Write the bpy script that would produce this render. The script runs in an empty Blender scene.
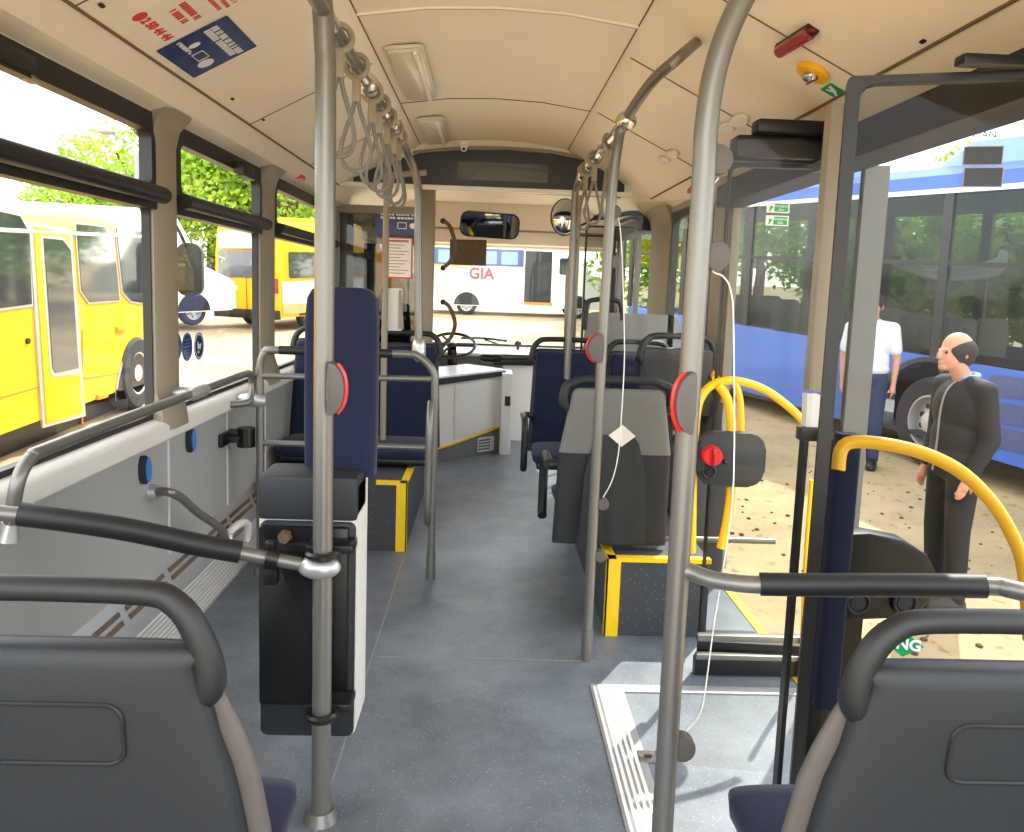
import bpy, bmesh, math, random
import numpy as np
from mathutils import Vector, Matrix
random.seed(7)
SC = bpy.context.scene; COL = SC.collection
# ---------------- camera ----------------
F, CX, CY = 800.0, 512.0, 384.0
CAM = np.array([0, 0, 1.4])
def _n(v): return v / np.linalg.norm(v)
_cy = _n(np.array([(490 - CX) / F, -(287 - CY) / F, -1.0]))
_cx = np.array([1, -.035, 0.]); _cx = _n(_cx - _cy * _cx.dot(_cy)); _cz = np.cross(_cx, _cy)
RM = np.array([_cx, _cy, _cz])
cd = bpy.data.cameras.new('camera'); cam = bpy.data.objects.new('camera', cd); COL.objects.link(cam)
cd.sensor_width = 36; cd.lens = F / 1024 * 36; cd.shift_y = -32 / 1024; cd.clip_start = .05; cd.clip_end = 500
M4 = Matrix([list(RM[i]) + [CAM[i]] for i in range(3)] + [[0, 0, 0, 1]])
cam.matrix_world = M4; SC.camera = cam
def at(px, py, X=None, Y=None, Z=None):
    d = RM @ np.array([(px - CX) / F, -(py - CY) / F, -1.0])
    i, v = (0, X) if X is not None else (1, Y) if Y is not None else (2, Z)
    return Vector(CAM + d * (v - CAM[i]) / d[i])
def onp(px, py, p0, n):
    d = RM @ np.array([(px - CX) / F, -(py - CY) / F, -1.0]); p0 = np.array(p0); n = np.array(n)
    return Vector(CAM + d * (p0 - CAM).dot(n) / d.dot(n))
# ---------------- world, sun, exposure ----------------
W = bpy.data.worlds.new('world'); SC.world = W; W.use_nodes = True
nt = W.node_tree; nt.nodes.clear()
wo = nt.nodes.new('ShaderNodeOutputWorld'); bg = nt.nodes.new('ShaderNodeBackground'); sky = nt.nodes.new('ShaderNodeTexSky')
sky.sky_type = 'NISHITA'; sky.sun_disc = False; sky.sun_elevation = math.radians(50); sky.sun_rotation = math.radians(30)
mixc = nt.nodes.new('ShaderNodeMix'); mixc.data_type = 'RGBA'; mixc.inputs[0].default_value = .82
sc_ = nt.nodes.new('ShaderNodeVectorMath'); sc_.operation = 'SCALE'; sc_.inputs['Scale'].default_value = .3
nt.links.new(sky.outputs[0], sc_.inputs[0]); nt.links.new(sc_.outputs[0], mixc.inputs[6]); mixc.inputs[7].default_value = (1.0, .985, .96, 1)
nt.links.new(mixc.outputs[2], bg.inputs[0]); bg.inputs[1].default_value = 1.25; nt.links.new(bg.outputs[0], wo.inputs[0])
sl = bpy.data.lights.new('sun', 'SUN'); sl.energy = 2.2; sl.angle = math.radians(.6); sl.color = (1, .95, .86)
sun = bpy.data.objects.new('sun', sl); COL.objects.link(sun)
sd = Vector((.55 * math.cos(math.radians(51)), .835 * math.cos(math.radians(51)), math.sin(math.radians(51))))
sun.rotation_euler = sd.to_track_quat('Z', 'Y').to_euler(); sun.location = (6, 10, 14)
VS = SC.view_settings; VS.view_transform = 'Standard'; VS.look = 'None'; VS.exposure = 1.95; VS.gamma = 1; VS.use_curve_mapping = False
SC.cycles.transparent_max_bounces = 40; SC.cycles.max_bounces = 10; SC.cycles.diffuse_bounces = 6

# ---------------- materials ----------------
def hx(s):
    c = [int(s[i:i + 2], 16) / 255 for i in (0, 2, 4)]
    return tuple(((x + .055) / 1.055) ** 2.4 if x > .04045 else x / 12.92 for x in c)
MT = {}
def mat(name, col, rough=.5, metal=0., amt=.12, scale=30, bump=0., bscale=200, coat=0., emit=None, estr=0, sheen=0, spec=.5):
    m = bpy.data.materials.new(name); m.use_nodes = True; t = m.node_tree; p = t.nodes['Principled BSDF']
    col = hx(col) if isinstance(col, str) else col
    tc = t.nodes.new('ShaderNodeTexCoord'); nz = t.nodes.new('ShaderNodeTexNoise'); nz.inputs['Scale'].default_value = scale; nz.inputs['Detail'].default_value = 4
    t.links.new(tc.outputs['Object'], nz.inputs['Vector'])
    mx = t.nodes.new('ShaderNodeMix'); mx.data_type = 'RGBA'
    mx.inputs[6].default_value = tuple(c * (1 - amt) for c in col) + (1,); mx.inputs[7].default_value = tuple(min(1, c * (1 + amt)) for c in col) + (1,)
    t.links.new(nz.outputs[0], mx.inputs[0]); t.links.new(mx.outputs[2], p.inputs['Base Color'])
    p.inputs['Roughness'].default_value = rough; p.inputs['Metallic'].default_value = metal; p.inputs['Specular IOR Level'].default_value = spec
    if coat: p.inputs['Coat Weight'].default_value = coat; p.inputs['Coat Roughness'].default_value = .06
    if sheen: p.inputs['Sheen Weight'].default_value = sheen; p.inputs['Sheen Roughness'].default_value = .4
    if emit: p.inputs['Emission Color'].default_value = hx(emit) + (1,); p.inputs['Emission Strength'].default_value = estr
    if bump:
        n2 = t.nodes.new('ShaderNodeTexNoise'); n2.inputs['Scale'].default_value = bscale; b = t.nodes.new('ShaderNodeBump'); b.inputs['Strength'].default_value = bump; b.inputs['Distance'].default_value = .01
        t.links.new(tc.outputs['Object'], n2.inputs['Vector']); t.links.new(n2.outputs[0], b.inputs['Height']); t.links.new(b.outputs[0], p.inputs['Normal'])
    MT[name] = m; return m
def glass(name, tint, gloss=1.0, haze=0.):
    m = bpy.data.materials.new(name); m.use_nodes = True; t = m.node_tree; t.nodes.clear()
    o = t.nodes.new('ShaderNodeOutputMaterial'); tr = t.nodes.new('ShaderNodeBsdfTransparent'); gl = t.nodes.new('ShaderNodeBsdfGlossy')
    tr.inputs[0].default_value = tuple(tint) + (1,); gl.inputs['Roughness'].default_value = .01
    fr = t.nodes.new('ShaderNodeFresnel'); fr.inputs[0].default_value = 1.4; ml = t.nodes.new('ShaderNodeMath'); ml.operation = 'MULTIPLY'; ml.inputs[1].default_value = gloss
    ge = t.nodes.new('ShaderNodeNewGeometry'); fb = t.nodes.new('ShaderNodeMath'); fb.operation = 'SUBTRACT'; fb.inputs[0].default_value = 1; t.links.new(ge.outputs['Backfacing'], fb.inputs[1])
    mb = t.nodes.new('ShaderNodeMath'); mb.operation = 'MULTIPLY'; t.links.new(fr.outputs[0], ml.inputs[0]); t.links.new(ml.outputs[0], mb.inputs[0]); t.links.new(fb.outputs[0], mb.inputs[1])
    mx = t.nodes.new('ShaderNodeMixShader'); t.links.new(mb.outputs[0], mx.inputs[0])
    t.links.new(tr.outputs[0], mx.inputs[1]); t.links.new(gl.outputs[0], mx.inputs[2]); last = mx
    if haze:
        df = t.nodes.new('ShaderNodeBsdfDiffuse'); df.inputs[0].default_value = (.8, .78, .72, 1); m2 = t.nodes.new('ShaderNodeMixShader')
        nz = t.nodes.new('ShaderNodeTexNoise'); nz.inputs['Scale'].default_value = 6; tc = t.nodes.new('ShaderNodeTexCoord'); t.links.new(tc.outputs['Object'], nz.inputs[0])
        m3 = t.nodes.new('ShaderNodeMath'); m3.operation = 'MULTIPLY'; m3.inputs[1].default_value = haze; t.links.new(nz.outputs[0], m3.inputs[0]); t.links.new(m3.outputs[0], m2.inputs[0])
        t.links.new(mx.outputs[0], m2.inputs[1]); t.links.new(df.outputs[0], m2.inputs[2]); last = m2
    t.links.new(last.outputs[0], o.inputs[0]); MT[name] = m; return m
mat('cream', 'f1e6d2', .42, amt=.03, scale=3)
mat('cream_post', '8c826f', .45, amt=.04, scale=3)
mat('seam', '6a5a44', .7)
mat('grey_wall', '999a98', .5, amt=.04, scale=4)
mat('sill', 'd2d0ca', .4, amt=.03)
mat('dark_frame', '121211', .45, amt=.1)
mat('black', '0d0d0e', .35, amt=.2)
mat('black_gloss', '060607', .3, amt=.1, coat=.1)
mat('rubber', '17191b', .5, amt=.12, bump=.05, bscale=300)
mat('pole', '7b7a75', .36, .6, amt=.04, scale=8)
mat('chrome', 'c9c5bd', .18, .9, amt=.03)
mat('seat_grey', '1e2226', .55, amt=.06, bump=.12, bscale=500)
mat('seat_light', '6e6e6b', .55, amt=.05, bump=.08, bscale=500)
mat('navy', '071233', .9, amt=.35, scale=60, bump=.1, bscale=400, sheen=.1)
mat('yellow', 'f2c80a', .4, amt=.05)
mat('yellow_rail', 'f7b90d', .35, amt=.04)
mat('white', 'e8e6e0', .4, amt=.03)
mat('white_paint', 'e9e9e8', .3, amt=.03, coat=.3)
mat('podium', '2e3136', .8, amt=.5, scale=180)
mat('floor_grey', '5f6467', .42, amt=.2, scale=14)
mat('alu', 'b9babb', .35, .6, amt=.06)
mat('slot_brown', '5f4b37', .7, amt=.3)
mat('red', 'd8201c', .35, amt=.06, coat=.3)
mat('dark_red', '8e1020', .25, amt=.2, coat=.5)
mat('orange', 'f08a10', .4)
mat('blue_button', '2f77c0', .3, coat=.3)
mat('poster_navy', '1b2f6a', .25, amt=.15, scale=8, coat=.3)
mat('poster_white', 'efe6dc', .4, amt=.03)
mat('print_red', 'd03a30', .5)
mat('print_white', 'e8e8ea', .5)
mat('print_green', '0f9a4a', .4)
mat('print_blue', '2d55a8', .4)
mat('print_grey', '8a8580', .5)
mat('lamp_lens', 'd9d3c6', .25, amt=.05, scale=120)
mat('tube_white', 'f2efe8', .3)
mat('disc_tan', '55504c', .5)
mat('bus_yellow', 'e6ab04', .5, amt=.03, coat=.05, spec=.25)
mat('bus_blue', '3462bb', .4, amt=.05, scale=3, coat=.15)
mat('bus_blue_dark', '33477a', .3, amt=.05, coat=.4)
mat('bus_blue_pale', '7396dc', .3, amt=.05, coat=.4)
mat('ad_pale', 'cfd9e6', .35, amt=.12, scale=3)
mat('ad_mix', 'c4a5a6', .35, amt=.5, scale=9)
mat('ad_orange', 'dfa870', .35, amt=.2, scale=5)
mat('purple', '7a74b4', .4)
mat('veh_glass', '30363a', .05, amt=.5, scale=2.2, spec=.9, coat=.7)
mat('tyre', '25262a', .8, amt=.15)
mat('bark', '5c4a36', .9, amt=.3)
mat('skin', 'c98f72', .55, amt=.06)
mat('hair', '2a2320', .8, amt=.3, scale=80)
mat('jacket', '14151a', .75, amt=.12, scale=20, bump=.3, bscale=40)
mat('trousers', '15161b', .85, amt=.12)
mat('shirt_white', 'dfe4ee', .8, amt=.06)
mat('shirt_blue', '7fa0d8', .8, amt=.05)
mat('jeans', '26365c', .85, amt=.15)
mat('shoe', '181614', .4)
mat('steel_lamp', '8a8d90', .4, .5)
mat('mirror', 'c8ccd0', .03, 1.0, amt=.0)
glass('window_glass', (.97, .98, .97), .8)
glass('screen_glass', (.95, .95, .93), .45)
glass('door_glass', (.82, .83, .82), .4)
glass('dark_glass', (.30, .31, .30), 1.4)
glass('bus_window', (.55, .60, .57), .8)
glass('clear_acrylic', (.85, .84, .80), 1.5, .25)
def leafmat(name, a, b):
    m = mat(name, a, .6, amt=.0); t = m.node_tree; p = t.nodes['Principled BSDF']
    oi = t.nodes.new('ShaderNodeNewGeometry'); r = t.nodes.new('ShaderNodeValToRGB')
    r.color_ramp.elements[0].color = hx(a) + (1,); r.color_ramp.elements[1].color = hx(b) + (1,)
    t.links.new(oi.outputs['Random Per Island'], r.inputs[0]); t.links.new(r.outputs[0], p.inputs['Base Color'])
    tl = t.nodes.new('ShaderNodeBsdfTranslucent'); t.links.new(r.outputs[0], tl.inputs[0]); mx = t.nodes.new('ShaderNodeMixShader'); mx.inputs[0].default_value = .45
    o = t.nodes['Material Output']; t.links.new(p.outputs[0], mx.inputs[1]); t.links.new(tl.outputs[0], mx.inputs[2]); t.links.new(mx.outputs[0], o.inputs[0])
leafmat('leaf', '6f9a22', 'b4d43c'); leafmat('leaf_dark', '48702a', '86a83c')
# floor: speckled with dirt
def tweak_floor():
    m = MT['floor_grey']; t = m.node_tree; p = t.nodes['Principled BSDF']
    tc = t.nodes.new('ShaderNodeTexCoord'); v = t.nodes.new('ShaderNodeTexVoronoi'); v.inputs['Scale'].default_value = 75
    r = t.nodes.new('ShaderNodeValToRGB'); r.color_ramp.elements[0].position = .10; r.color_ramp.elements[0].color = (1, 1, 1, 1); r.color_ramp.elements[1].position = .17; r.color_ramp.elements[1].color = (0, 0, 0, 1)
    n = t.nodes.new('ShaderNodeTexNoise'); n.inputs['Scale'].default_value = 2.3; n.inputs['Detail'].default_value = 9; n.inputs['Roughness'].default_value = .7
    r2 = t.nodes.new('ShaderNodeValToRGB'); r2.color_ramp.elements[0].position = .35; r2.color_ramp.elements[0].color = hx('535b63') + (1,); r2.color_ramp.elements[1].position = .72; r2.color_ramp.elements[1].color = hx('7c848d') + (1,)
    mx = t.nodes.new('ShaderNodeMix'); mx.data_type = 'RGBA'; mx.inputs[7].default_value = hx('c0c4c8') + (1,)
    mm = t.nodes.new('ShaderNodeMath'); mm.operation = 'MULTIPLY'; mm.inputs[1].default_value = .5
    t.links.new(tc.outputs['Object'], v.inputs['Vector']); t.links.new(tc.outputs['Object'], n.inputs['Vector'])
    t.links.new(v.outputs['Distance'], r.inputs[0]); t.links.new(n.outputs[0], r2.inputs[0]); t.links.new(r.outputs[0], mm.inputs[0]); t.links.new(mm.outputs[0], mx.inputs[0])
    t.links.new(r2.outputs[0], mx.inputs[6]); t.links.new(mx.outputs[2], p.inputs['Base Color'])
tweak_floor()
def podium_mat():
    m = MT['podium']; t = m.node_tree; p = t.nodes['Principled BSDF']
    tc = t.nodes.new('ShaderNodeTexCoord'); v = t.nodes.new('ShaderNodeTexVoronoi'); v.inputs['Scale'].default_value = 70
    r = t.nodes.new('ShaderNodeValToRGB'); r.color_ramp.elements[0].position = .07; r.color_ramp.elements[0].color = hx('b5b8bc') + (1,); r.color_ramp.elements[1].position = .12; r.color_ramp.elements[1].color = hx('3b3e44') + (1,)
    t.links.new(tc.outputs['Object'], v.inputs['Vector']); t.links.new(v.outputs['Distance'], r.inputs[0]); t.links.new(r.outputs[0], p.inputs['Base Color'])
podium_mat()
def dirt():
    m = mat('dirt', 'b9a684', .95, amt=.2, scale=2, bump=.6, bscale=12); t = m.node_tree; p = t.nodes['Principled BSDF']
    tc = t.nodes.new('ShaderNodeTexCoord'); n = t.nodes.new('ShaderNodeTexNoise'); n.inputs['Scale'].default_value = .6; n.inputs['Detail'].default_value = 12; n.inputs['Roughness'].default_value = .75
    r = t.nodes.new('ShaderNodeValToRGB'); e = r.color_ramp.elements; e[0].position = .3; e[0].color = hx('867659') + (1,); e[1].position = .62; e[1].color = hx('b39c76') + (1,)
    v = t.nodes.new('ShaderNodeTexNoise'); v.inputs['Scale'].default_value = 9; v.inputs['Detail'].default_value = 5; r2 = t.nodes.new('ShaderNodeValToRGB'); f = r2.color_ramp.elements; f[0].position = .62; f[0].color = (0, 0, 0, 1); f[1].position = .68; f[1].color = (.7, .7, .7, 1)
    mx = t.nodes.new('ShaderNodeMix'); mx.data_type = 'RGBA'; mx.inputs[7].default_value = hx('6f6453') + (1,)
    t.links.new(tc.outputs['Object'], n.inputs[0]); t.links.new(tc.outputs['Object'], v.inputs[0]); t.links.new(n.outputs[0], r.inputs[0]); t.links.new(v.outputs[0], r2.inputs[0])
    t.links.new(r.outputs[0], mx.inputs[6]); t.links.new(r2.outputs[0], mx.inputs[0]); t.links.new(mx.outputs[2], p.inputs['Base Color'])
dirt()

# ---------------- mesh helpers ----------------
V = Vector
class B:
    def __init__(s): s.bm = bmesh.new()
    def box(s, a, b, bev=0., M=None):
        lo = [min(a[i], b[i]) for i in range(3)]; hi = [max(a[i], b[i]) for i in range(3)]
        vs = [s.bm.verts.new((x, y, z)) for x in (lo[0], hi[0]) for y in (lo[1], hi[1]) for z in (lo[2], hi[2])]
        fs = [s.bm.faces.new([vs[i] for i in q]) for q in ((0, 1, 3, 2), (4, 6, 7, 5), (0, 4, 5, 1), (2, 3, 7, 6), (0, 2, 6, 4), (1, 5, 7, 3))]
        nv = vs
        if bev:
            es = list({e for f in fs for e in f.edges}); r = bmesh.ops.bevel(s.bm, geom=es, offset=bev, segments=2, profile=.6, affect='EDGES', clamp_overlap=True)
            nv = list({v for f in r['faces'] for v in f.verts} | {v for v in vs if v.is_valid})
        if M: bmesh.ops.transform(s.bm, matrix=M, verts=[v for v in nv if v.is_valid])
        return s
    def rings(s, R, caps=True, closed=False):
        vr = [[s.bm.verts.new(p) for p in r] for r in R]; n = len(vr[0])
        m = len(vr) if closed else len(vr) - 1
        for i in range(m):
            a, b = vr[i], vr[(i + 1) % len(vr)]
            for j in range(n): s.bm.faces.new((a[j], a[(j + 1) % n], b[(j + 1) % n], b[j]))
        if caps and not closed: s.bm.faces.new(list(reversed(vr[0]))); s.bm.faces.new(vr[-1])
        return s
    def tube(s, pts, r, n=14, smooth=0, closed=False, caps=True):
        pts = [V(p) for p in pts]
        if smooth:
            out = []; N = len(pts); rr = r if isinstance(r, list) else None; ro = []
            seg = N if closed else N - 1
            for i in range(seg):
                p0 = pts[(i - 1) % N] if (closed or i > 0) else pts[0]; p1 = pts[i]; p2 = pts[(i + 1) % N]; p3 = pts[(i + 2) % N] if (closed or i + 2 < N) else p2
                for k in range(smooth):
                    t = k / smooth
                    out.append(.5 * ((2 * p1) + (p2 - p0) * t + (2 * p0 - 5 * p1 + 4 * p2 - p3) * t * t + (3 * p1 - p0 - 3 * p2 + p3) * t ** 3))
                    if rr: ro.append(rr[i] * (1 - t) + rr[(i + 1) % N] * t)
            if not closed:
                out.append(pts[-1]);
                if rr: ro.append(rr[-1])
            pts = out
            if rr: r = ro
        R = []; N = len(pts); up = None
        for i, p in enumerate(pts):
            a = pts[(i - 1) % N] if (closed or i > 0) else p; b = pts[(i + 1) % N] if (closed or i < N - 1) else p
            d = (b - a).normalized()
            if up is None: up = d.orthogonal().normalized()
            up = (up - d * up.dot(d)).normalized(); q = d.cross(up)
            ri = r[i] if isinstance(r, list) else r
            R.append([p + (up * math.cos(2 * math.pi * k / n) + q * math.sin(2 * math.pi * k / n)) * ri for k in range(n)])
        return s.rings(R, caps=caps, closed=closed)
    def cyl(s, a, b, r, r2=None, n=20): return s.tube([a, b], [r, r if r2 is None else r2], n=n)
    def ball(s, c, r, sc=(1, 1, 1), seg=16):
        res = bmesh.ops.create_uvsphere(s.bm, u_segments=seg, v_segments=max(8, seg * 2 // 3), radius=r)
        bmesh.ops.transform(s.bm, matrix=Matrix.Translation(V(c)) @ Matrix.Diagonal((*sc, 1)), verts=res['verts']); return s
    def ring(s, c, nrm, R, r, n=24, m=8):
        nrm = V(nrm).normalized(); u = nrm.orthogonal().normalized(); w = nrm.cross(u)
        return s.tube([V(c) + (u * math.cos(2 * math.pi * k / n) + w * math.sin(2 * math.pi * k / n)) * R for k in range(n)], r, n=m, closed=True)
    def plate(s, o, u, v, pts, th, bev=0.):       # 2D outline pts in frame (o,u,v), thickness along u x v
        o, u, v = V(o), V(u).normalized(), V(v).normalized(); w = u.cross(v) * th
        a = [s.bm.verts.new(o + u * p[0] + v * p[1]) for p in pts]; b = [s.bm.verts.new(o + u * p[0] + v * p[1] + w) for p in pts]; n = len(pts)
        fs = [s.bm.faces.new(list(reversed(a))), s.bm.faces.new(b)] + [s.bm.faces.new((a[i], a[(i + 1) % n], b[(i + 1) % n], b[i])) for i in range(n)]
        if bev: bmesh.ops.bevel(s.bm, geom=list(set(fs[0].edges) | set(fs[1].edges)), offset=bev, segments=2, profile=.6, affect='EDGES', clamp_overlap=True)
        return s
    def frame(s, o, u, v, outer, inner, th):
        o, u, v = V(o), V(u).normalized(), V(v).normalized(); w = u.cross(v) * th; n = len(outer)
        L = [[s.bm.verts.new(o + u * p[0] + v * p[1] + w * k) for p in P] for k in (0, 1) for P in (outer, inner)]
        for A, C in ((L[0], L[1]), (L[3], L[2]), (L[2], L[0]), (L[1], L[3])):
            for i in range(n): s.bm.faces.new((A[i], A[(i + 1) % n], C[(i + 1) % n], C[i]))
        return s
    def done(s, name, m, parent=None, label=None, wn=False, ang=40):
        bmesh.ops.recalc_face_normals(s.bm, faces=s.bm.faces)
        me = bpy.data.meshes.new(name); s.bm.to_mesh(me); s.bm.free()
        me.materials.append(MT[m] if isinstance(m, str) else m)
        for p in me.polygons: p.use_smooth = True
        me.set_sharp_from_angle(angle=math.radians(ang))
        o = bpy.data.objects.new(name, me); COL.objects.link(o)
        if parent: o.parent = parent; o.matrix_parent_inverse = INV.get(parent.name, Matrix())
        if label: o['label'] = label
        return o
INV = {}
def rr(x0, y0, x1, y1, r, n=5):
    P = []
    for cx, cy, a in ((x1 - r, y1 - r, 0), (x0 + r, y1 - r, 90), (x0 + r, y0 + r, 180), (x1 - r, y0 + r, 270)):
        for k in range(n + 1):
            t = math.radians(a + 90 * k / n); P.append((cx + r * math.cos(t), cy + r * math.sin(t)))
    return P
def ell(cx, cy, a, b, n=24): return [(cx + a * math.cos(2 * math.pi * k / n), cy + b * math.sin(2 * math.pi * k / n)) for k in range(n)]
def tag(o, label, cat, group=None, kind=None):
    if label: o['label'] = label
    if cat: o['category'] = cat
    if group: o['group'] = group
    if kind: o['kind'] = kind
    return o
def struct(o, label=None): o['kind'] = 'structure'; (label and o.__setitem__('label', label)); return o
def thing(name, label, cat, loc=(0, 0, 0), group=None, rz=0, kind=None):
    o = bpy.data.objects.new(name, None); COL.objects.link(o); o.location = loc; o.rotation_euler = (0, 0, rz); o.empty_display_size = .1
    INV[o.name] = Matrix.Translation(-V(loc)); return tag(o, label, cat, group, kind)
def copytree(o, par=None):
    c = o.copy(); COL.objects.link(c)
    if par: c.parent = par
    for ch in [x for x in ALL() if x.parent == o]: copytree(ch, c)
    return c
def ALL(): return list(COL.objects)
def text(s, size, o, u, v, m, parent, name='lettering', th=.0008, align='CENTER', bold=0):
    c = bpy.data.curves.new('t', 'FONT'); c.body = s; c.size = size; c.extrude = th; c.align_x = align; c.align_y = 'CENTER'; c.offset = bold
    ob = bpy.data.objects.new('t', c); me = bpy.data.meshes.new_from_object(ob); bpy.data.objects.remove(ob)
    u, v = V(u).normalized(), V(v).normalized(); w = u.cross(v)
    me.transform(Matrix(((u.x, v.x, w.x, o[0]), (u.y, v.y, w.y, o[1]), (u.z, v.z, w.z, o[2]), (0, 0, 0, 1))))
    me.materials.clear(); me.materials.append(MT[m]); x = bpy.data.objects.new(name, me); COL.objects.link(x); x.parent = parent; x.matrix_parent_inverse = INV.get(parent.name, Matrix()); return x
X1, Y1, Z1 = V((1, 0, 0)), V((0, 1, 0)), V((0, 0, 1))

# =====================================================================
# STRUCTURE
# =====================================================================
YB, YF = -.35, 8.0       # back and front of the modelled stretch
b = B(); b.box((-1.24, YB, -.12), (1.2, YF, 0)); struct(b.done('floor', 'floor_grey'))
b = B(); b.box((-.405, YB, 0), (-.399, 4.05, .0016)); b.box((-.40, 2.885, 0), (.45, 2.891, .0016)); 
struct(b.done('trim_1', 'print_grey'), 'pale seam lines in the grey floor')
# ceiling (profile swept along Y)
prof = [(-1.22, 1.93), (-1.19, 1.965), (-1.12, 1.985), (-1.05, 2.05), (-.53, 2.325), (-.505, 2.35), (-.25, 2.385), (0, 2.395), (.25, 2.385), (.505, 2.35), (.53, 2.325), (1.1, 2.045), (1.16, 1.99), (1.2, 1.96), (1.22, 1.93)]
b = B(); YC = 5.62
b.plate((0, YB, 0), X1, Z1, prof + [(1.3, 2.0), (1.3, 2.5), (-1.3, 2.5), (-1.3, 2.0)], -(YC - YB))
struct(b.done('ceiling', 'cream', ang=20), 'cream panelled bus ceiling')
b = B(); b.plate((0, YC, 0), X1, Z1, [p for p in prof[:4]] + [(-.75, 2.17), (.8, 2.17)] + prof[-4:] + [(1.3, 2.0), (1.3, 2.6), (-1.3, 2.6), (-1.3, 2.0)], -(YF - YC + .1))
struct(b.done('trim_2', 'cream', ang=20), 'cream lowered ceiling over the driver area')
LP, LN = (-1.05, 0, 2.05), V((.275, 0, -.52)).normalized()     # left slope plane
RP, RN = (1.1, 0, 2.045), V((-.28, 0, -.57)).normalized()      # right slope plane
b = B()
def seamline(pts, r=.0028): b.tube(pts, r, n=6)
for Y in (3.02, 4.4, 1.55):
    seamline([(x, Y, z - .001) for x, z in prof[5:10]])
for x, z in ((-.505, 2.349), (.505, 2.349)): seamline([(x, YB, z), (x, YC, z)])
seamline([(-1.045, YB, 2.05), (-1.045, YC, 2.05)], .005); seamline([(1.095, YB, 2.044), (1.095, YC, 2.044)], .005)
for Y in (2.1, 3.55, 4.7): seamline([(-.53, Y, 2.325), (-1.05, Y, 2.05)])
for Y in (1.6, 2.45, 3.3, 4.3): seamline([(.53, Y, 2.324), (1.1, Y, 2.044)])
struct(b.done('trim_3', 'seam'), 'dark joints between the ceiling panels')
b = B(); b.tube([(x, 3.0, z - .003) for x, z in prof[5:10]], .006, n=6); struct(b.done('trim_4', 'white'), 'pale bead across the ceiling')
# left wall
b = B(); b.box((-1.26, YB, 0), (-1.21, 7.9, .84)); b.box((-1.26, YB, 1.93), (-1.21, 7.9, 2.05))
b.box((-1.26, 6.1, .84), (-1.18, 7.0, 2.0), .01)
struct(b.done('wall_left', 'grey_wall'), 'grey side wall panels under the windows')
b = B(); b.plate((0, YB, 0), X1, Z1, [(-1.24, .80), (-1.165, .80), (-1.155, .81), (-1.155, .855), (-1.165, .87), (-1.215, .885), (-1.24, .885)], -(6.1 - YB)); struct(b.done('trim_5', 'sill'), 'white window sill')
b = B()
for Y in (3.03, 3.72, 4.36): b.box((-1.212, Y, .33), (-1.205, Y + .012, .80))
struct(b.done('trim_6', 'sill'), 'panel joints of the left wall')
def pillar(name, y0, y1, x, zt=1.98, zb=.84, lab='', side=-1):
    b = B(); c = (y0 + y1) / 2; w = (y1 - y0) / 2
    def ringz(z, dx, k=1): return [(x + side * .035, c - w * k, z), (x - side * .0 - side * dx, c - w * k, z), (x - side * (dx + .02), c - w * k * .6, z), (x - side * (dx + .02), c + w * k * .6, z), (x - side * dx, c + w * k, z), (x + side * .035, c + w * k, z)]
    b.rings([ringz(zb, .035, 1.05), ringz(zb + .06, .03), ringz(zb + .14, .005, .93), ringz(zt - .12, .005, .93), ringz(zt - .05, .02), ringz(zt, .06, 1.1)])
    return struct(b.done(name, 'cream_post', ang=50), lab)
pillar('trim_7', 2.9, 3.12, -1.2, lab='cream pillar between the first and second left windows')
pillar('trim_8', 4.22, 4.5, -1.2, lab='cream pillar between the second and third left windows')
def win_left(n, y0, y1):
    x = -1.235
    w = thing('window_%d' % n, None, None, (x, (y0 + y1) / 2, .9), kind='structure'); w['label'] = 'side window %s' % ['beside the yellow bus', 'with round stickers', 'behind the priority seats'][n - 1]
    b = B(); O = rr(y0, .88, y1, 1.66, .03, 4)
    b.frame((x, 0, 0), Y1, Z1, O, rr(y0 + .03, .90, y1 - .02, 1.635, .03, 4), .03)
    b.box((x, y0, 1.63), (x + .05, y1, 1.70)); b.frame((x + .003, 0, 0), Y1, Z1, rr(y0, 1.66, y1, 1.96, .02, 4), rr(y0 + .05, 1.715, y1 - .035, 1.895, .03, 4), .045)
    b.done('window_frame', 'dark_frame', w, ang=30)
    b = B(); b.tube([(x + .075, y0 + .005, 1.68), (x + .075, y1 - .005, 1.68)], [.029, .029], n=16); b.done('transom_bar', 'dark_frame', w)
    b = B(); b.box((x + .01, y0, .88), (x + .016, y1, 1.92)); b.done('pane', 'window_glass', w)
    b = B(); c = y0 + (y1 - y0) * (.62 if n == 1 else .66); b.box((x + .05, c - .09, 1.875), (x + .10, c + .09, 1.925), .008); b.box((x + .06, c - .06, 1.868), (x + .095, c + .07, 1.876)); b.done('vent_catch', 'dark_frame', w)
    b = B(); b.plate((x + .052, c + .09, 1.87), Y1, Z1, [(0, 0), (.05, 0), (.05, .006), (0, .006)], .03); b.done('catch_tab', 'cream_post', w)
    return w
win_left(1, .5, 2.92); win_left(2, 3.1, 4.24); win_left(3, 4.48, 6.1)
# heater duct along the left wall
h = thing('heater_duct', 'silver ribbed heater duct with brown slots along foot of left wall', 'heater', (-1.19, 2, 0))
b = B(); b.plate((0, .3, 0), X1, Z1, [(-1.21, 0), (-1.157, 0), (-1.157, .21), (-1.165, .225), (-1.205, .325), (-1.21, .33)], -4.0); b.done('duct_cover', 'alu', h)
b = B()
for k in range(9): b.box((-1.159, .3, .02 + .02 * k), (-1.153, 4.3, .026 + .02 * k))
b.done('rib', 'sill', h)
b = B(); dv = V((.042, 0, -.10)).normalized()
for y in np.arange(.45, 4.2, .36):
    for q in (.03, .062): b.plate(V((-1.202, y, .322)) + dv * q, Y1, dv, [(0, 0), (.31, 0), (.31, .016), (0, .016)], -.003)
b.done('vent_slot', 'slot_brown', h)
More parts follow.
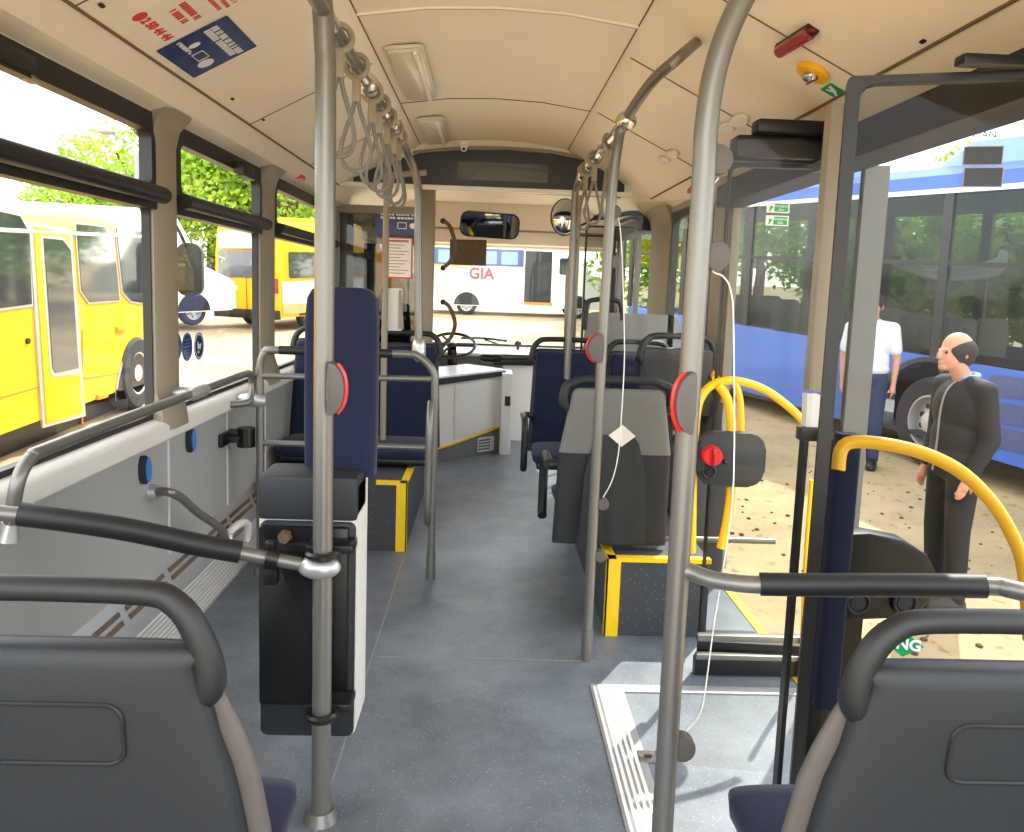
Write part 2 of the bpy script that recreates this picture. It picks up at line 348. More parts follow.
# right wall: solid lower wall beyond doorway, posts, header
b = B(); b.box((1.19, 3.95, 0), (1.26, 6.1, .86)); b.box((1.19, YB, 1.93), (1.26, 8, 2.02)); b.box((1.19, YB, 0), (1.26, 1.15, .86)); b.box((1.19, 7.45, 0), (1.26, 7.95, .86))
struct(b.done('wall_right', 'grey_wall'), 'right side wall')
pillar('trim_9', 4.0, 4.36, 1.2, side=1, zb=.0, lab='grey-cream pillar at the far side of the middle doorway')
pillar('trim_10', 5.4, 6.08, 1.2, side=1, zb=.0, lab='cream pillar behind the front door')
def win_right(n, y0, y1, lab):
    w = thing('window_%d' % n, None, None, (1.23, (y0 + y1) / 2, .9), kind='structure'); w['label'] = lab
    b = B(); b.frame((1.2, 0, 0), Y1, Z1, rr(y0, .86, y1, 1.95, .02, 3), rr(y0 + .05, .90, y1 - .05, 1.88, .04, 3), .04); b.done('window_frame', 'dark_frame', w)
    b = B(); b.box((1.22, y0, .88), (1.226, y1, 1.92)); b.done('pane', 'window_glass', w)
win_right(4, 4.36, 5.4, 'window between the middle and front doors')
win_right(5, .2, 1.15, 'window before the middle door')
b = B(); b.box((1.1, 1.15, 1.83), (1.24, 4.0, 1.93), .01); b.box((1.17, 1.15, 1.93), (1.24, 4, 1.97)); struct(b.done('trim_11', 'dark_frame'), 'black header over the middle doorway')
b = B(); b.box((1.10, 6.08, 1.86), (1.24, 7.45, 1.96), .01); b.box((1.17, 7.4, 0), (1.24, 7.5, 1.96)); struct(b.done('trim_12', 'dark_frame'), 'black header over the front doorway')
b = B(); b.box((1.165, 1.15, -.005), (1.205, 4.0, .004)); struct(b.done('trim_13', 'yellow'), 'yellow edge of the middle doorway')
b = B(); b.box((1.165, 6.1, -.005), (1.205, 7.4, .004)); struct(b.done('trim_14', 'yellow'), 'yellow edge of the front doorway')
# front: display box, header, windscreen, dash
d = thing('destination_display', 'wide black gloss destination display box across the front ceiling', 'display', (0, YC, 2.2))
top = [(-1.0, 2.10), (-1.0, 2.15), (-.55, 2.27), (0, 2.31), (.6, 2.29), (1.1, 2.10)]
b = B(); b.plate((0, YC - .03, 0), X1, Z1, [(-.95, 2.075), (-.95, 2.14), (-.5, 2.285), (-.2, 2.318), (.1, 2.328), (.4, 2.315), (.68, 2.27), (.9, 2.13), (.9, 2.055)], -.18); b.done('display_box', 'black_gloss', d)
b = B(); b.plate((-.25, YC - .034, 2.12), X1, Z1, rr(0, 0, .62, .12, .01), -.004); b.done('screen_panel', 'veh_glass', d)
b = B(); b.tube([(-.55, YC - .045, 2.285), (-.2, YC - .045, 2.327), (.1, YC - .045, 2.337), (.4, YC - .045, 2.323), (.7, YC - .045, 2.275)], .011, smooth=5, n=8); b.done('top_trim', 'cream_post', d)
b = B(); b.box((-1.05, YC - .06, 2.045), (.95, YC - .02, 2.075), .004); b.done('bottom_rail', 'white', d)
c = thing('ceiling_camera', 'small white dome camera on the black display box', 'camera', (-.06, YC - .05, 2.3))
pc = at(464, 147, Y=YC - .07); b = B(); b.box(pc + V((-.025, -.01, -.005)), pc + V((.025, .04, .04)), .006); b.done('mount', 'white', c); b = B(); b.ball(pc + V((0, -.01, -.012)), .022); b.done('camera_ball', 'white', c); b = B(); b.ball(pc + V((0, -.03, -.018)), .01); b.done('lens', 'black', c)
b = B(); b.box((-1.2, 7.55, 1.80), (1.2, 7.9, 2.2)); b.box((-1.24, 7.8, 1.78), (1.24, 8.0, 2.3)); struct(b.done('wall_front', 'cream'), 'cream header above the windscreen')
b = B(); b.tube([(-1.1, 7.53, 1.93), (1.1, 7.53, 1.92)], .01, n=8); struct(b.done('trim_15', 'cream_post'), 'bead on the cream header')
w = thing('window_6', None, None, (0, 7.95, .85), kind='structure'); w['label'] = 'windscreen'
b = B(); b.frame((0, 7.94, 0), X1, Z1, rr(-1.24, .78, 1.24, 1.9, .05), rr(-1.14, .84, 1.14, 1.81, .08), -.06); b.done('window_frame', 'dark_frame', w)
b = B(); b.box((-1.2, 7.965, .8), (1.2, 7.972, 1.85)); b.done('pane', 'window_glass', w)
b = B(); b.box((-1.24, 7.93, -.1), (1.24, 8.0, .82)); b.box((.14, 7.28, 0), (1.18, 7.34, .77)); struct(b.done('wall_front_lower', 'white'), 'white panel below the dashboard') 
ds = thing('dashboard', 'pale dashboard shelf with black front edge under windscreen', 'dashboard', (.2, 7.5, .77))
b = B(); b.box((-1.18, 7.26, .77), (1.18, 7.93, .80), .008); b.done('shelf', 'sill', ds)
b = B(); b.box((.05, 7.235, .70), (1.16, 7.275, .80), .01); b.done('front_edge', 'black', ds)
# driver compartment: partition glass, post, console
d = thing('driver_partition', 'dark framed glass partition behind driver with posters', 'partition', (-.8, 6.3, 0))
PY = 6.3
b = B(); b.frame((0, PY, 0), X1, Z1, rr(-1.17, .02, -.47, 1.98, .01), rr(-1.12, .80, -.57, 1.93, .03), -.04); b.done('frame', 'black', d)
b = B(); b.box((-1.14, PY + .01, .8), (-.55, PY + .018, 1.96)); b.done('pane', 'dark_glass', d)
b = B(); b.box((-1.15, PY - .012, 0), (-.5, PY - .002, .80)); b.done('lower_panel', 'sill', d)
b = B(); b.box((-1.2, PY - .03, 1.93), (-.44, PY + .05, 1.99)); b.done('top_rail', 'cream_post', d)
b = B(); b.box((-.545, PY - .06, 0), (-.44, PY + .05, 2.16), .015); struct(b.done('trim_16', 'cream_post'), 'cream post beside the driver door')
q = thing('framed_notice', 'navy notice poster with white lines, above the red framed sheet', 'poster', (-.8, 6.28, 1.85))
a = at(378, 206, Y=6.27); c2 = at(417, 236, Y=6.27); hw = (c2.x - a.x); hh = a.z - c2.z
b = B(); b.plate((a.x - .02, 6.285, c2.z), X1, Z1, [(0, 0), (hw + .03, 0), (hw + .03, hh), (0, hh)], .004); b.done('sheet', 'poster_navy', q)
for k, s_ in enumerate((0.73, .61)):
    b = B(); xx = a.x + .02
    for i in range(12): wd = random.uniform(.012, .026); b.box((xx, 6.278, a.z - hh * (1 - s_) - .008), (xx + wd, 6.281, a.z - hh * (1 - s_) + .008)); xx += wd + .005 + (i % 5 == 4) * .01
    b.done('text_line', 'print_white', q)
b = B(); b.frame((a.x + .15, 6.28, c2.z + .05), X1, Z1, rr(0, 0, .07, .05, .003), rr(.005, .005, .065, .045, .003), .002); b.done('emblem_box', 'print_white', q)
b = B(); b.plate((a.x + .265, 6.28, c2.z + .075), X1, Z1, ell(0, 0, .022, .022), .002); b.done('emblem_disc', 'print_white', q)
q = thing('rules_sheet', 'white notice sheet with red border taped below navy poster', 'poster', (-.75, 6.28, 1.6))
a = at(382, 237, Y=6.28); c2 = at(412, 279, Y=6.28)
b = B(); b.box((a.x, 6.283, c2.z), (c2.x, 6.287, a.z)); b.done('border', 'print_red', q)
b = B(); b.box((a.x + .01, 6.280, c2.z + .012), (c2.x - .01, 6.2835, a.z - .008)); b.done('sheet', 'poster_white', q)
b = B()
for k in range(11):
    z = a.z - .035 - k * .024; b.box((a.x + .03, 6.278, z), (c2.x - .03 - .03 * (k % 3), 6.2805, z + .006))
b.done('text_line', 'print_grey', q)
b = B(); b.box((a.x + .03, 6.277, a.z - .028), (c2.x - .03, 6.2805, a.z - .018)); b.done('heading', 'print_red', q)
# console beside driver
k = thing('driver_console', 'white driver console cabinet with yellow strip and vent grille', 'cabinet', (-.1, 6.5, 0))
C0, C1, C2 = V((-.46, 6.2, 0)), V((-.03, 6.36, 0)), V((.13, 6.52, 0))
cA, cB = at(450, 460, Z=0), at(500, 452, Z=0); u = V((cB.x - cA.x, cB.y - cA.y, 0)).normalized(); n_ = V((u.y, -u.x, 0))
Lw = (cB - cA).length
b = B(); b.plate(cA, u, Z1, [(-.18, 0), (Lw, 0), (Lw, .22), (0.0, .12), (-.18, .10)], -.3); b.done('kick_panel', 'seat_light', k)
b = B(); b.plate(cA, u, Z1, [(-.18, .10), (0, .12), (Lw, .22), (Lw, .66), (-.18, .62)], -.3); b.done('body', 'white', k)
b = B(); b.plate(cA + n_ * .012, u, Z1, [(.03, .17), (Lw - .02, .24), (Lw - .02, .64), (.03, .61)], -.014, .004); b.done('door', 'white', k)
b = B(); b.plate(cA + n_ * .014, u, Z1, [(-.18, .10), (.0, .12), (Lw, .22), (Lw, .235), (0, .135), (-.18, .115)], -.016); b.plate(cA + n_ * .014, u, Z1, [(Lw - .015, 0), (Lw, 0), (Lw, .235), (Lw - .015, .225)], -.016); b.done('edge_strip', 'yellow', k)
b = B(); b.plate(cA - n_ * .0 + n_ * .02, u, Z1, [(-.18, .62), (Lw + .02, .66), (Lw + .02, .70), (-.18, .67)], -.5); b.done('top_edge', 'seat_grey', k)
b = B(); b.plate(cA + n_ * .018, u, Z1, [(-.18, .67), (Lw + .02, .70), (Lw + .02, .715), (-.18, .685)], -.5); b.done('worktop', 'white', k)
g = B().plate(cA + n_ * .012, u, Z1, rr(Lw * .52, .03, Lw * .85, .15, .01), -.01).done('vent_grille', 'sill', k)
b = B()
for i in range(6):
    for j in range(4): b.plate(cA + n_ * .016, u, Z1, rr(Lw * .54 + i * .021, .045 + j * .025, Lw * .54 + i * .021 + .013, .060 + j * .025, .003, 2), -.004)
b.done('grille_hole', 'black', g)
cC = at(503, 455, Z=0); b = B(); b.box((cC.x - .03, cC.y, 0), (cC.x + .06, cC.y + .35, .69), .012); b.done('side_column', 'white', k)
b = B(); b.box((cC.x + .0, cC.y - .006, .42), (cC.x + .045, cC.y + .01, .5)); b.done('switch', 'black', k)
# driver seat back and steering wheel
s = thing('steering_wheel', 'black steering wheel beyond the driver console', 'steering wheel', (-.5, 7.0, .9))
wc = at(452, 345, Y=6.95); b = B(); b.ring(wc, (0, -.45, .9), .20, .014, n=32); b.done('rim', 'black', s)
b = B(); b.cyl(wc + V((0, .02, -.02)), wc + V((0, .25, -.35)), .04, .05); b.ball(wc, .05, (1, 1, .5)); b.done('column', 'dark_frame', s)
b = B()
for a_ in (0, 2.1, 4.2): b.cyl(wc, wc + V((math.cos(a_) * .19, math.sin(a_) * .17, math.sin(a_) * .085)), .012)
b.done('spoke', 'dark_frame', s)
s = thing('gate_arm', 'black padded gate arm reaching across the front aisle', 'barrier', (.1, 6.9, .8))
p0, p1 = at(480, 358, Y=6.55), at(590, 358, Y=6.55)
b = B(); b.cyl(p0 + V((.18, 0, 0)), p1, .014); b.done('arm', 'dark_frame', s); b = B(); b.tube([p0, p0 + V((.02, 0, 0)), p0 + V((.17, 0, 0)), p0 + V((.19, 0, 0))], [.02, .034, .034, .02], n=16); b.done('grip', 'black', s)
for (x0, y0, x1, y1, nm) in ((461, 338, 507, 341, 'left'), (478, 348, 552, 350, 'right')):
    t = thing('wiper', 'black wiper blade outside windscreen, the %s one' % ('shorter upper' if nm == 'left' else 'longer lower'), 'wiper', (0, 8.05, .9), 'windscreen wipers')
    b = B(); p0 = at(x0, y0, Y=8.03); p1 = at(x1, y1, Y=8.03); b.tube([p0, (p0 + p1) / 2 + V((0, .01, .012)), p1], .012, smooth=5, n=8); b.done('blade', 'dark_frame', t)
    b = B(); b.cyl((p0 + p1) / 2, p1 + V((.15, .01, -.1)), .009); b.done('wiper_arm', 'dark_frame', t)
t = thing('dash_knob', 'small round black knob standing on the dashboard', 'knob', (.25, 7.8, .8)); p0 = at(518, 344, Y=7.8)
b = B(); b.ball(p0, .035); b.done('head', 'dark_frame', t); b = B(); b.cyl((p0.x, 7.8, .795), (p0.x, 7.8, p0.z - .02), .014); b.done('stem', 'dark_frame', t)
t = thing('sun_visor', 'grey rectangular sun visor hanging at top of windscreen', 'sun visor', (-.3, 7.7, 1.75))
a = at(450, 240, Y=7.45); c2 = at(486, 266, Y=7.45); b = B(); b.plate((a.x, 7.45, c2.z), X1, Z1, rr(0, 0, c2.x - a.x, a.z - c2.z, .012), -.012); b.done('panel', 'slot_brown', t); b = B(); b.cyl((a.x, 7.465, a.z), (c2.x, 7.465, a.z + .005), .008); b.done('rod', 'dark_frame', t)
t = thing('interior_mirror', 'wide rounded rear-view mirror on the cream front header', 'mirror', (0, 7.2, 1.95))
a = at(460, 210, Y=7.1); c2 = at(519, 238, Y=7.1); w_, h_ = c2.x - a.x, a.z - c2.z
uu = V((1, .12, -.03)).normalized(); vv = V((0, -.25, 1)); vv = (vv - uu * vv.dot(uu)).normalized()
b = B(); b.plate((a.x, 7.1, c2.z), uu, vv, rr(0, 0, w_, h_, .07, 8), -.03, .006); b.done('housing', 'black', t)
b = B(); b.plate(V((a.x, 7.1, c2.z)) - Y1 * .003, uu, vv, rr(.012, .012, w_ - .012, h_ - .012, .06, 8), -.004); b.done('mirror_glass', 'mirror', t)
b = B(); b.tube([(a.x + w_ * .4, 7.13, 1.97), (a.x + w_ * .4, 7.3, 2.05), (a.x + w_ * .4, 7.56, 2.06)], .01, smooth=4, n=8); b.done('bracket', 'dark_frame', t)
t = thing('convex_mirror', 'round convex mirror on a stalk right of rear-view mirror', 'mirror', (.6, 7, 2))
c_ = at(565, 217, Y=6.4); b = B(); b.ball(c_, .105, (1, .35, 1.3), 24); b.done('mirror_glass', 'mirror', t); b = B(); b.ball(c_ + V((0, .02, 0)), .115, (1, .33, 1.28), 24); b.done('housing', 'black', t)
b = B(); b.tube([c_ + V((.05, .04, -.05)), c_ + V((.15, .06, -.05)), c_ + V((.3, .05, .05))], .01, smooth=4, n=8); b.done('stalk', 'dark_frame', t)

# ---- lamps on ceiling ----
for (x0, y0, x1, y1, lb, ya, yb) in ((393, 45, 432, 96, 'nearer', 3.15, 4.05), (422, 117, 446, 141, 'farther', 4.5, 5.2)):
    t = thing('ceiling_lamp', 'rectangular frosted ceiling lamp, the %s of the two in the aisle row' % lb, 'ceiling lamp', (-.38, (ya + yb) / 2, 2.36), 'aisle ceiling lamps')
    p = at((x0 + x1) / 2, (y0 + y1) / 2, Z=2.36); uu = V((1, 0, .1)).normalized()
    L0, L1 = at((x0 + x1) / 2, y0, Z=2.36).y, at((x0 + x1) / 2, y1, Z=2.36).y
    b = B(); b.plate((-.46, L0, 2.352), uu, Y1, rr(0, 0, .16, L1 - L0, .03), -.012, .003); b.done('lamp_frame', 'sill', t)
    b = B(); b.plate((-.45, L0 + .02, 2.342), uu, Y1, rr(0, 0, .14, L1 - L0 - .04, .03), -.012, .004); b.done('lamp_lens', 'lamp_lens', t)
    b = B(); b.plate((-.345, L0 + .02, 2.341), uu, Y1, rr(0, 0, .02, L1 - L0 - .04, .008), -.012, .003); b.done('highlight_strip', 'tube_white', t)
# ---- posters on left slope ----
vS = V((.52, 0, .275)).normalized()
def on_left(px, py, d=0): return onp(px, py, V(LP) + LN * d, LN)
def on_right(px, py, d=0): return onp(px, py, V(RP) + RN * d, RN)
t = thing('phone_number_sticker', 'white sticker with red writing and a phone number on sloping left ceiling', 'sticker', on_left(157, 20, .001))
o = on_left(120, 22, .0015); e = on_left(157, 46, .0015); L = e.y - o.y; H = .42
def strip(name, m, rects, par, o, d=.0022, th=.0006):
    b = B()
    for (u0, v0, u1, v1) in rects: b.plate(V(o) + Y1 * u0 + vS * v0 + LN * d, Y1, vS, [(0, 0), (u1 - u0, 0), (u1 - u0, v1 - v0), (0, v1 - v0)], th)
    return b.done(name, m, par)
b = B(); b.plate(o, Y1, vS, rr(0, 0, L, H, .01, 3), .0015); b.done('sheet', 'poster_white', t)
text('2 50 44 44', .040, o + Y1 * (L * .58) + vS * .05 + LN * .002, Y1, vS, 'print_red', t, bold=.002)
b = B(); b.plate(o + Y1 * L * .08 + vS * .05 + LN * .002, Y1, vS, ell(0, 0, .020, .022), .001); b.done('phone_disc', 'print_red', t)
def words(n, u0, u1, v, h):
    R = []; x = u0
    while x < u1: w_ = random.uniform(.006, .013); R.append((x, v, x + w_, v + h)); x += w_ + .004 + (random.random() < .2) * .008
    return R
strip('text_block', 'print_red', words(0, L * .3, L * .75, .115, .022) + words(0, L * .25, L * .8, .15, .022) + words(0, L * .1, L * .9, .22, .013) + words(0, L * .1, L * .9, .245, .013) + words(0, L * .1, L * .9, .27, .013), t, o)
t = thing('navy_poster', 'navy glossy poster with white lines on sloping left ceiling', 'poster', on_left(200, 40, .001))
o = on_left(156, 51, .0015); e = on_left(193, 78, .0015); L = e.y - o.y; e2 = on_left(243, 33, .0015); H = (on_left(243, 33) - on_left(193, 78)).dot(vS)
b = B(); b.plate(o, Y1, vS, rr(0, 0, L, H, .004, 2), .0015); b.done('sheet', 'poster_navy', t)
strip('text_line', 'print_white', words(0, L * .08, L * .92, H * .72, .022) + words(0, L * .08, L * .9, H * .62, .022) + words(0, L * .05, L * .4, H * .28, .007) + words(0, L * .05, L * .4, H * .25, .007), t, o)
b = B(); b.frame(o + LN * .002, Y1, vS, rr(L * .45, H * .25, L * .66, H * .42, .002), rr(L * .46, H * .26, L * .65, H * .41, .002), .001); b.done('emblem', 'print_white', t); b = B(); b.plate(o + LN * .002, Y1, vS, ell(L * .78, H * .3, .028, .028), .001); b.done('emblem', 'print_white', t); b = B(); b.plate(o + LN * .002, Y1, vS, ell(L * .26, H * .4, .014, .02), .001); b.done('emblem', 'print_white', t)
# ---- right slope items ----
vR = V((-.57, 0, .28)).normalized()
t = thing('red_marker_lamp', 'long dark red marker lamp on the sloping right ceiling', 'lamp', on_right(795, 41, .002))
p0, p1 = on_right(779, 52, .016), on_right(811, 32, .016)
b = B(); b.tube([p0, p0 + (p1 - p0) * .04, p0 + (p1 - p0) * .96, p1], [.012, .02, .02, .012], n=14); b.done('lens', 'dark_red', t)
b = B(); b.tube([p0 - RN * .010, p1 - RN * .010], .021, n=12); b.done('base', 'dark_frame', t)
t = thing('emergency_valve', 'yellow oval emergency door release knob on sloping right ceiling', 'emergency handle', on_right(814, 70, .002))
c_ = on_right(814, 70, .0)
b = B(); b.plate(c_ + RN * .018, Y1, -vR, ell(0, 0, .052, .052), -.018, .004); b.done('yellow_ring', 'yellow_rail', t)
b = B(); b.ball(c_ + RN * .022, .028, (1, 1, .6)); b.box(c_ + RN * .02 + V((-.006, -.03, -.02)), c_ + RN * .02 + V((.006, .03, .006)), .003); b.done('turn_knob', 'chrome', t)
t = thing('exit_pictogram', 'small green running-man sticker beside the yellow release knob', 'sticker', on_right(833, 91, .002))
c_ = on_right(833, 91, .002); b = B(); b.plate(c_, Y1, -vR, rr(-.04, -.03, .04, .03, .003), -.0015); b.done('sheet', 'print_green', t)
b = B(); b.plate(c_ + RN * .002, Y1, -vR, [(-.03, -.022), (-.012, -.022), (-.002, -.006), (.01, -.02), (.016, -.014), (.004, .006), (.014, .012), (.008, .018), (-.014, .006), (-.02, -.006)], -.001); b.plate(c_ + RN * .002, Y1, -vR, ell(.012, .02, .005, .005, 10), -.001); b.done('figure', 'print_white', t)
for i, (px, py) in enumerate(((727, 127), (740, 119), (665, 159), (673, 153))):
    t = thing('reading_lamp', '%s oval ceiling lens of the %s pair on right slope' % (('left', 'right')[i % 2], 'nearer' if i < 2 else 'farther'), 'ceiling lamp', on_right(px, py), 'oval lenses on the right slope')
    c_ = on_right(px, py, .0); b = B(); b.plate(c_, Y1, -vR, ell(0, 0, .085, .028), .014, .004); b.done('lens', 'tube_white', t)
    b = B(); b.plate(c_, Y1, -vR, ell(0, 0, .092, .034), .005, .001); b.done('rim', 'sill', t)
# screw slots
for i, (px, py, f) in enumerate(((101, 4, on_left), (232, 98, on_left), (263, 119, on_left), (923, 41, on_right), (778, 122, on_right), (743, 140, on_right))):
    c_ = f(px, py, .0); side = f is on_left
    b = B(); b.plate(c_ + (LN if side else RN) * .003, Y1, vS if side else -vR, rr(-.012, -.006, .012, .006, .0055, 4), .003 if side else -.003)
    tag(b.done('panel_latch', 'dark_frame'), ['small dark latch slot nearest white sticker at top left', 'small dark latch slot below right of navy poster', 'small dark latch slot furthest along left cornice joint', 'small dark latch slot above the near door on right slope', 'small dark latch slot behind the tall grey pole', 'small dark latch slot under the twin oval lenses'][i], 'latch', 'latch slots in ceiling panels')
for i, (px, py, f) in enumerate(((300, 177, 0), (693, 190, 1))):
    t = thing('reflector', 'small red %s window hammer holder under the %s cornice' % ('emergency', 'left' if i == 0 else 'right'), 'hammer holder', at(px, py, X=-1.1 if i == 0 else 1.1)); c_ = at(px, py, X=-1.12 if i == 0 else 1.12)
    b = B(); b.box(c_ + V((-.02, -.06, -.015)), c_ + V((.02, .06, .015)), .006); b.done('holder', 'red', t); b = B(); b.cyl(c_ + V((0, -.05, .015)), c_ + V((0, .05, .022)), .008); b.done('hammer_shaft', 'red', t)

# =====================================================================
# POLES AND RAILS
# =====================================================================
# left near pole
LY = 1.96
t = thing('grab_pole', 'tall grey pole clamped to the black box left of aisle', 'pole', at(323, 760, Y=LY) * 1 + V((0, 0, -.1)))
xp = at(323, 500, Y=LY).x
b = B(); b.tube([(xp, LY, 0), (xp, LY, .9), (xp, LY, 1.8), (xp - .003, LY, 1.95), (xp - .016, LY - .01, 2.1), (xp - .05, LY - .03, 2.25), (xp - .08, LY - .05, 2.37)], .0245, n=24, smooth=5); b.done('pole_tube', 'pole', t)
b = B(); b.cyl((xp, LY, 0), (xp, LY, .03), .045, .035); b.done('foot', 'pole', t)
JZ = at(316, 567, Y=LY).z; b = B(); b.ball((xp - .008, LY, JZ), .036, (1.5, 1.05, .85), 24); b.done('joint_clamp', 'alu', t)
def stop_button(px, py, Y, ex, rx, lab, ry=.052, side=-1):
    c_ = at(px, py, Y=Y); t = thing('stop_button', lab, 'button', c_, 'stop button discs on poles')
    b = B(); pts = [(math.cos(a_) * rx * (1 if math.cos(a_) * ex > 0 else .15), math.sin(a_) * ry) for a_ in np.linspace(0, 2 * math.pi, 33)[:-1]]
    b.plate(c_ - Y1 * .03, X1, Z1, pts, -.045, .004); b.done('disc', 'disc_tan', t)
    b = B(); A = np.linspace(-1.15, 1.15, 13); P = [c_ + V((ex * (math.cos(a_) * rx + .002), -.008, math.sin(a_) * ry * 1.02)) for a_ in A]; b.tube(P, .0055, n=8); b.done('red_rim', 'red', t)
stop_button(331, 388, LY - .025, 1, .036, 'half-round grey stop button with red rim on left pole', ry=.064)
# left arm rail with padded sleeve
p = [at(-30, 512, Y=1.72), at(0, 513, Y=1.75), at(60, 519, Y=1.78), at(130, 530, Y=1.83), at(210, 547, Y=1.89), at(262, 557, Y=1.93), at(300, 564, Y=LY)]
t = thing('curved_arm_rail', 'curved grey rail with black padded sleeve behind left seat', 'rail', p[6])
b = B(); b.tube(p, .0175, n=16, smooth=6); b.done('rail_tube', 'pole', t)
b = B(); b.tube([at(20, 514, Y=1.762), at(60, 519, Y=1.78), at(130, 530, Y=1.83), at(200, 545, Y=1.885), at(240, 552, Y=1.915)], .027, n=18, smooth=6); b.done('padded_sleeve', 'rubber', t)
b = B(); p0, p1 = at(266, 557, Y=1.935), at(278, 560, Y=1.94); b.cyl(p0, p1, .028); b.box(p0 + V((-.005, -.01, -.07)), p1 + V((0, .02, -.02)), .004); b.box(p0 + V((0, -.01, .02)), p1 + V((-.005, .01, .05)), .004); b.done('black_clamp', 'black', t)
# wheelchair box and cushion
BY = 2.07
t = thing('wheelchair_restraint', 'tall navy padded wheelchair backrest above a grey box with black front', 'wheelchair restraint', (-.45, BY + .1, .16))
bx0, bx1 = at(258, 600, Y=BY).x, at(356, 600, Y=BY).x; zt, zb = at(300, 478, Y=BY).z, .16
b = B(); b.plate((0, BY + .015, 0), X1, Z1, rr(bx0, zb, bx1, zt - .005, .02), -.17, .004); b.done('box_shell', 'sill', t)
b = B(); b.box((bx0, BY - .005, zt - .115), (bx1, BY + .16, zt + .005), .014); b.done('top_block', 'seat_grey', t)
b = B(); b.plate((0, BY + .003, 0), X1, Z1, rr(bx0 + .004, zb + .004, bx1 - .004, zt - .12, .018), -.016, .003); b.done('front_panel', 'seat_grey', t)
bp = B().plate((0, BY - .012, 0), X1, Z1, rr(bx0 + .006, zb + .10, bx1 - .02, zt - .13, .006), -.018, .003).done('black_board', 'black_gloss', t)
b = B(); b.box((bx0 + .03, BY - .022, zt - .24), (bx1 - .05, BY - .008, zt - .17), .004); b.box((bx0 + .04, BY - .024, zt - .20), (bx1 - .06, BY - .01, zt - .19)); b.done('recess_plate', 'black', bp)
b = B(); b.cyl((bx0 + .075, BY - .03, zt - .155), (bx0 + .075, BY - .008, zt - .155), .016, .02, n=6); b.done('brown_knob', 'slot_brown', bp)
for z in (at(323, 540, Y=BY).z, at(323, 693, Y=BY).z):
    b = B(); b.tube([(xp + .033 * math.cos(a_), LY + .033 * math.sin(a_), z) for a_ in np.linspace(0, 2 * math.pi, 17)[:-1]], .011, n=8, closed=True)
    b.box((xp - .05, LY + .03, z - .011), (xp + .07, BY, z + .011), .004); b.done('pole_bracket', 'black', t)
cx0, cx1 = at(304, 400, Y=2.2).x, at(377, 400, Y=2.2).x
b = B()
R = []
for z, k_ in ((zt - .02, .97), (1.0, 1), (1.2, .99), (1.30, .985), (1.355, .93), (1.378, .8), (1.385, .6)):
    c_, w_ = (cx0 + cx1) / 2, (cx1 - cx0) / 2 * k_
    R.append([(c_ + w_ * math.copysign(abs(math.cos(a_)) ** .45, math.cos(a_)), 2.22 + .045 * math.copysign(abs(math.sin(a_)) ** .45, math.sin(a_)), z) for a_ in np.linspace(0, 2 * math.pi, 33)[:-1]])
b.rings(R); b.done('navy_cushion', 'navy', t, ang=60)
b = B(); b.box((cx0 + .01, 2.265, zt - .1), (cx1 - .01, 2.29, 1.36), .01); b.done('cushion_backing', 'seat_grey', t)
# wall rail left (along windows)
t = thing('wall_rail', 'long grey grab rail along the left window sill', 'rail', (-1.1, 2.5, .96))
b = B(); xr = -1.09
b.tube([(xr - .02, 1.86, .80), (xr - .01, 1.86, .86), (xr, 1.87, .92), (xr, 1.92, .955), (xr, 2.0, .962), (xr, 2.6, .968), (xr, 3.3, .972), (xr, 3.62, .972), (xr, 3.69, .96), (xr, 3.72, .92), (xr, 3.70, .86), (xr - .01, 3.66, .835), (xr - .1, 3.6, .83)], .0165, n=16, smooth=5); b.done('rail_tube', 'pole', t)
b = B(); b.tube([(xr, 2.93, .968), (xr, 2.97, .968), (xr, 3.08, .969), (xr, 3.12, .969)], [.017, .026, .026, .017], n=14); b.cyl((xr, 3.02, .968), (-1.20, 3.02, .96), .02, .028); b.done('pillar_bracket', 'alu', t)
b = B(); b.cyl((-1.205, 3.6, .83), (-1.19, 3.6, .83), .03, .028); b.done('end_flange', 'alu', t); b = B(); b.cyl((xr - .03, 1.86, .77), (xr - .02, 1.86, .81), .028, .018); b.done('end_flange', 'alu', t)
# slanted stay
t = thing('slanted_stay', 'grey bent support tube slanting from left wall to floor', 'rail', (-1.15, 3, .5))
q0, q1, q2, q3 = at(156, 492, X=-1.19), at(168, 492, X=-1.13), at(180, 500, X=-1.11), at(222, 530, X=-1.05)
b = B(); b.tube([q0, q1, q2 + V((0, .02, 0)), at(197, 512, X=-1.09), q3, at(226, 545, X=-1.05)], .016, smooth=5); b.done('stay_tube', 'pole', t); b = B(); b.cyl(q0 - X1 * .02, q0 + X1 * .008, .03, .026); b.done('wall_flange', 'alu', t)
for i, (px, py) in enumerate(((144, 470), (190, 440))):
    c_ = at(px, py, X=-1.2); t = thing('wall_button', '%s grey half-round button with blue face on left wall' % ('nearer' if i == 0 else 'farther'), 'button', c_, 'blue wall buttons')
    b = B(); b.plate(c_ - X1 * .012, Y1, Z1, ell(0, 0, .026, .052), .022, .005); b.done('button_case', 'seat_grey', t); b = B(); b.plate(c_ + X1 * .012, Y1, Z1, ell(.004, 0, .02, .045), .006, .002); b.done('blue_face', 'blue_button', t)
c_ = at(246, 437, X=-1.12); t = thing('belt_retractor', 'black belt retractor with steel drum on the left wall', 'belt retractor', c_)
b = B(); b.cyl(c_ + V((0, 0, -.045)), c_ + V((0, 0, .045)), .042); b.done('drum', 'black_gloss', t); b = B(); b.box(c_ + V((-.09, -.03, -.025)), c_ + V((-.02, .05, .03)), .006); b.box((-1.21, c_.y - .12, c_.z - .03), (-1.19, c_.y - .02, c_.z + .03), .004); b.box((-1.2, c_.y - .08, c_.z - .015), (-1.13, c_.y + .01, c_.z + .015), .004); b.done('bracket', 'black', t)
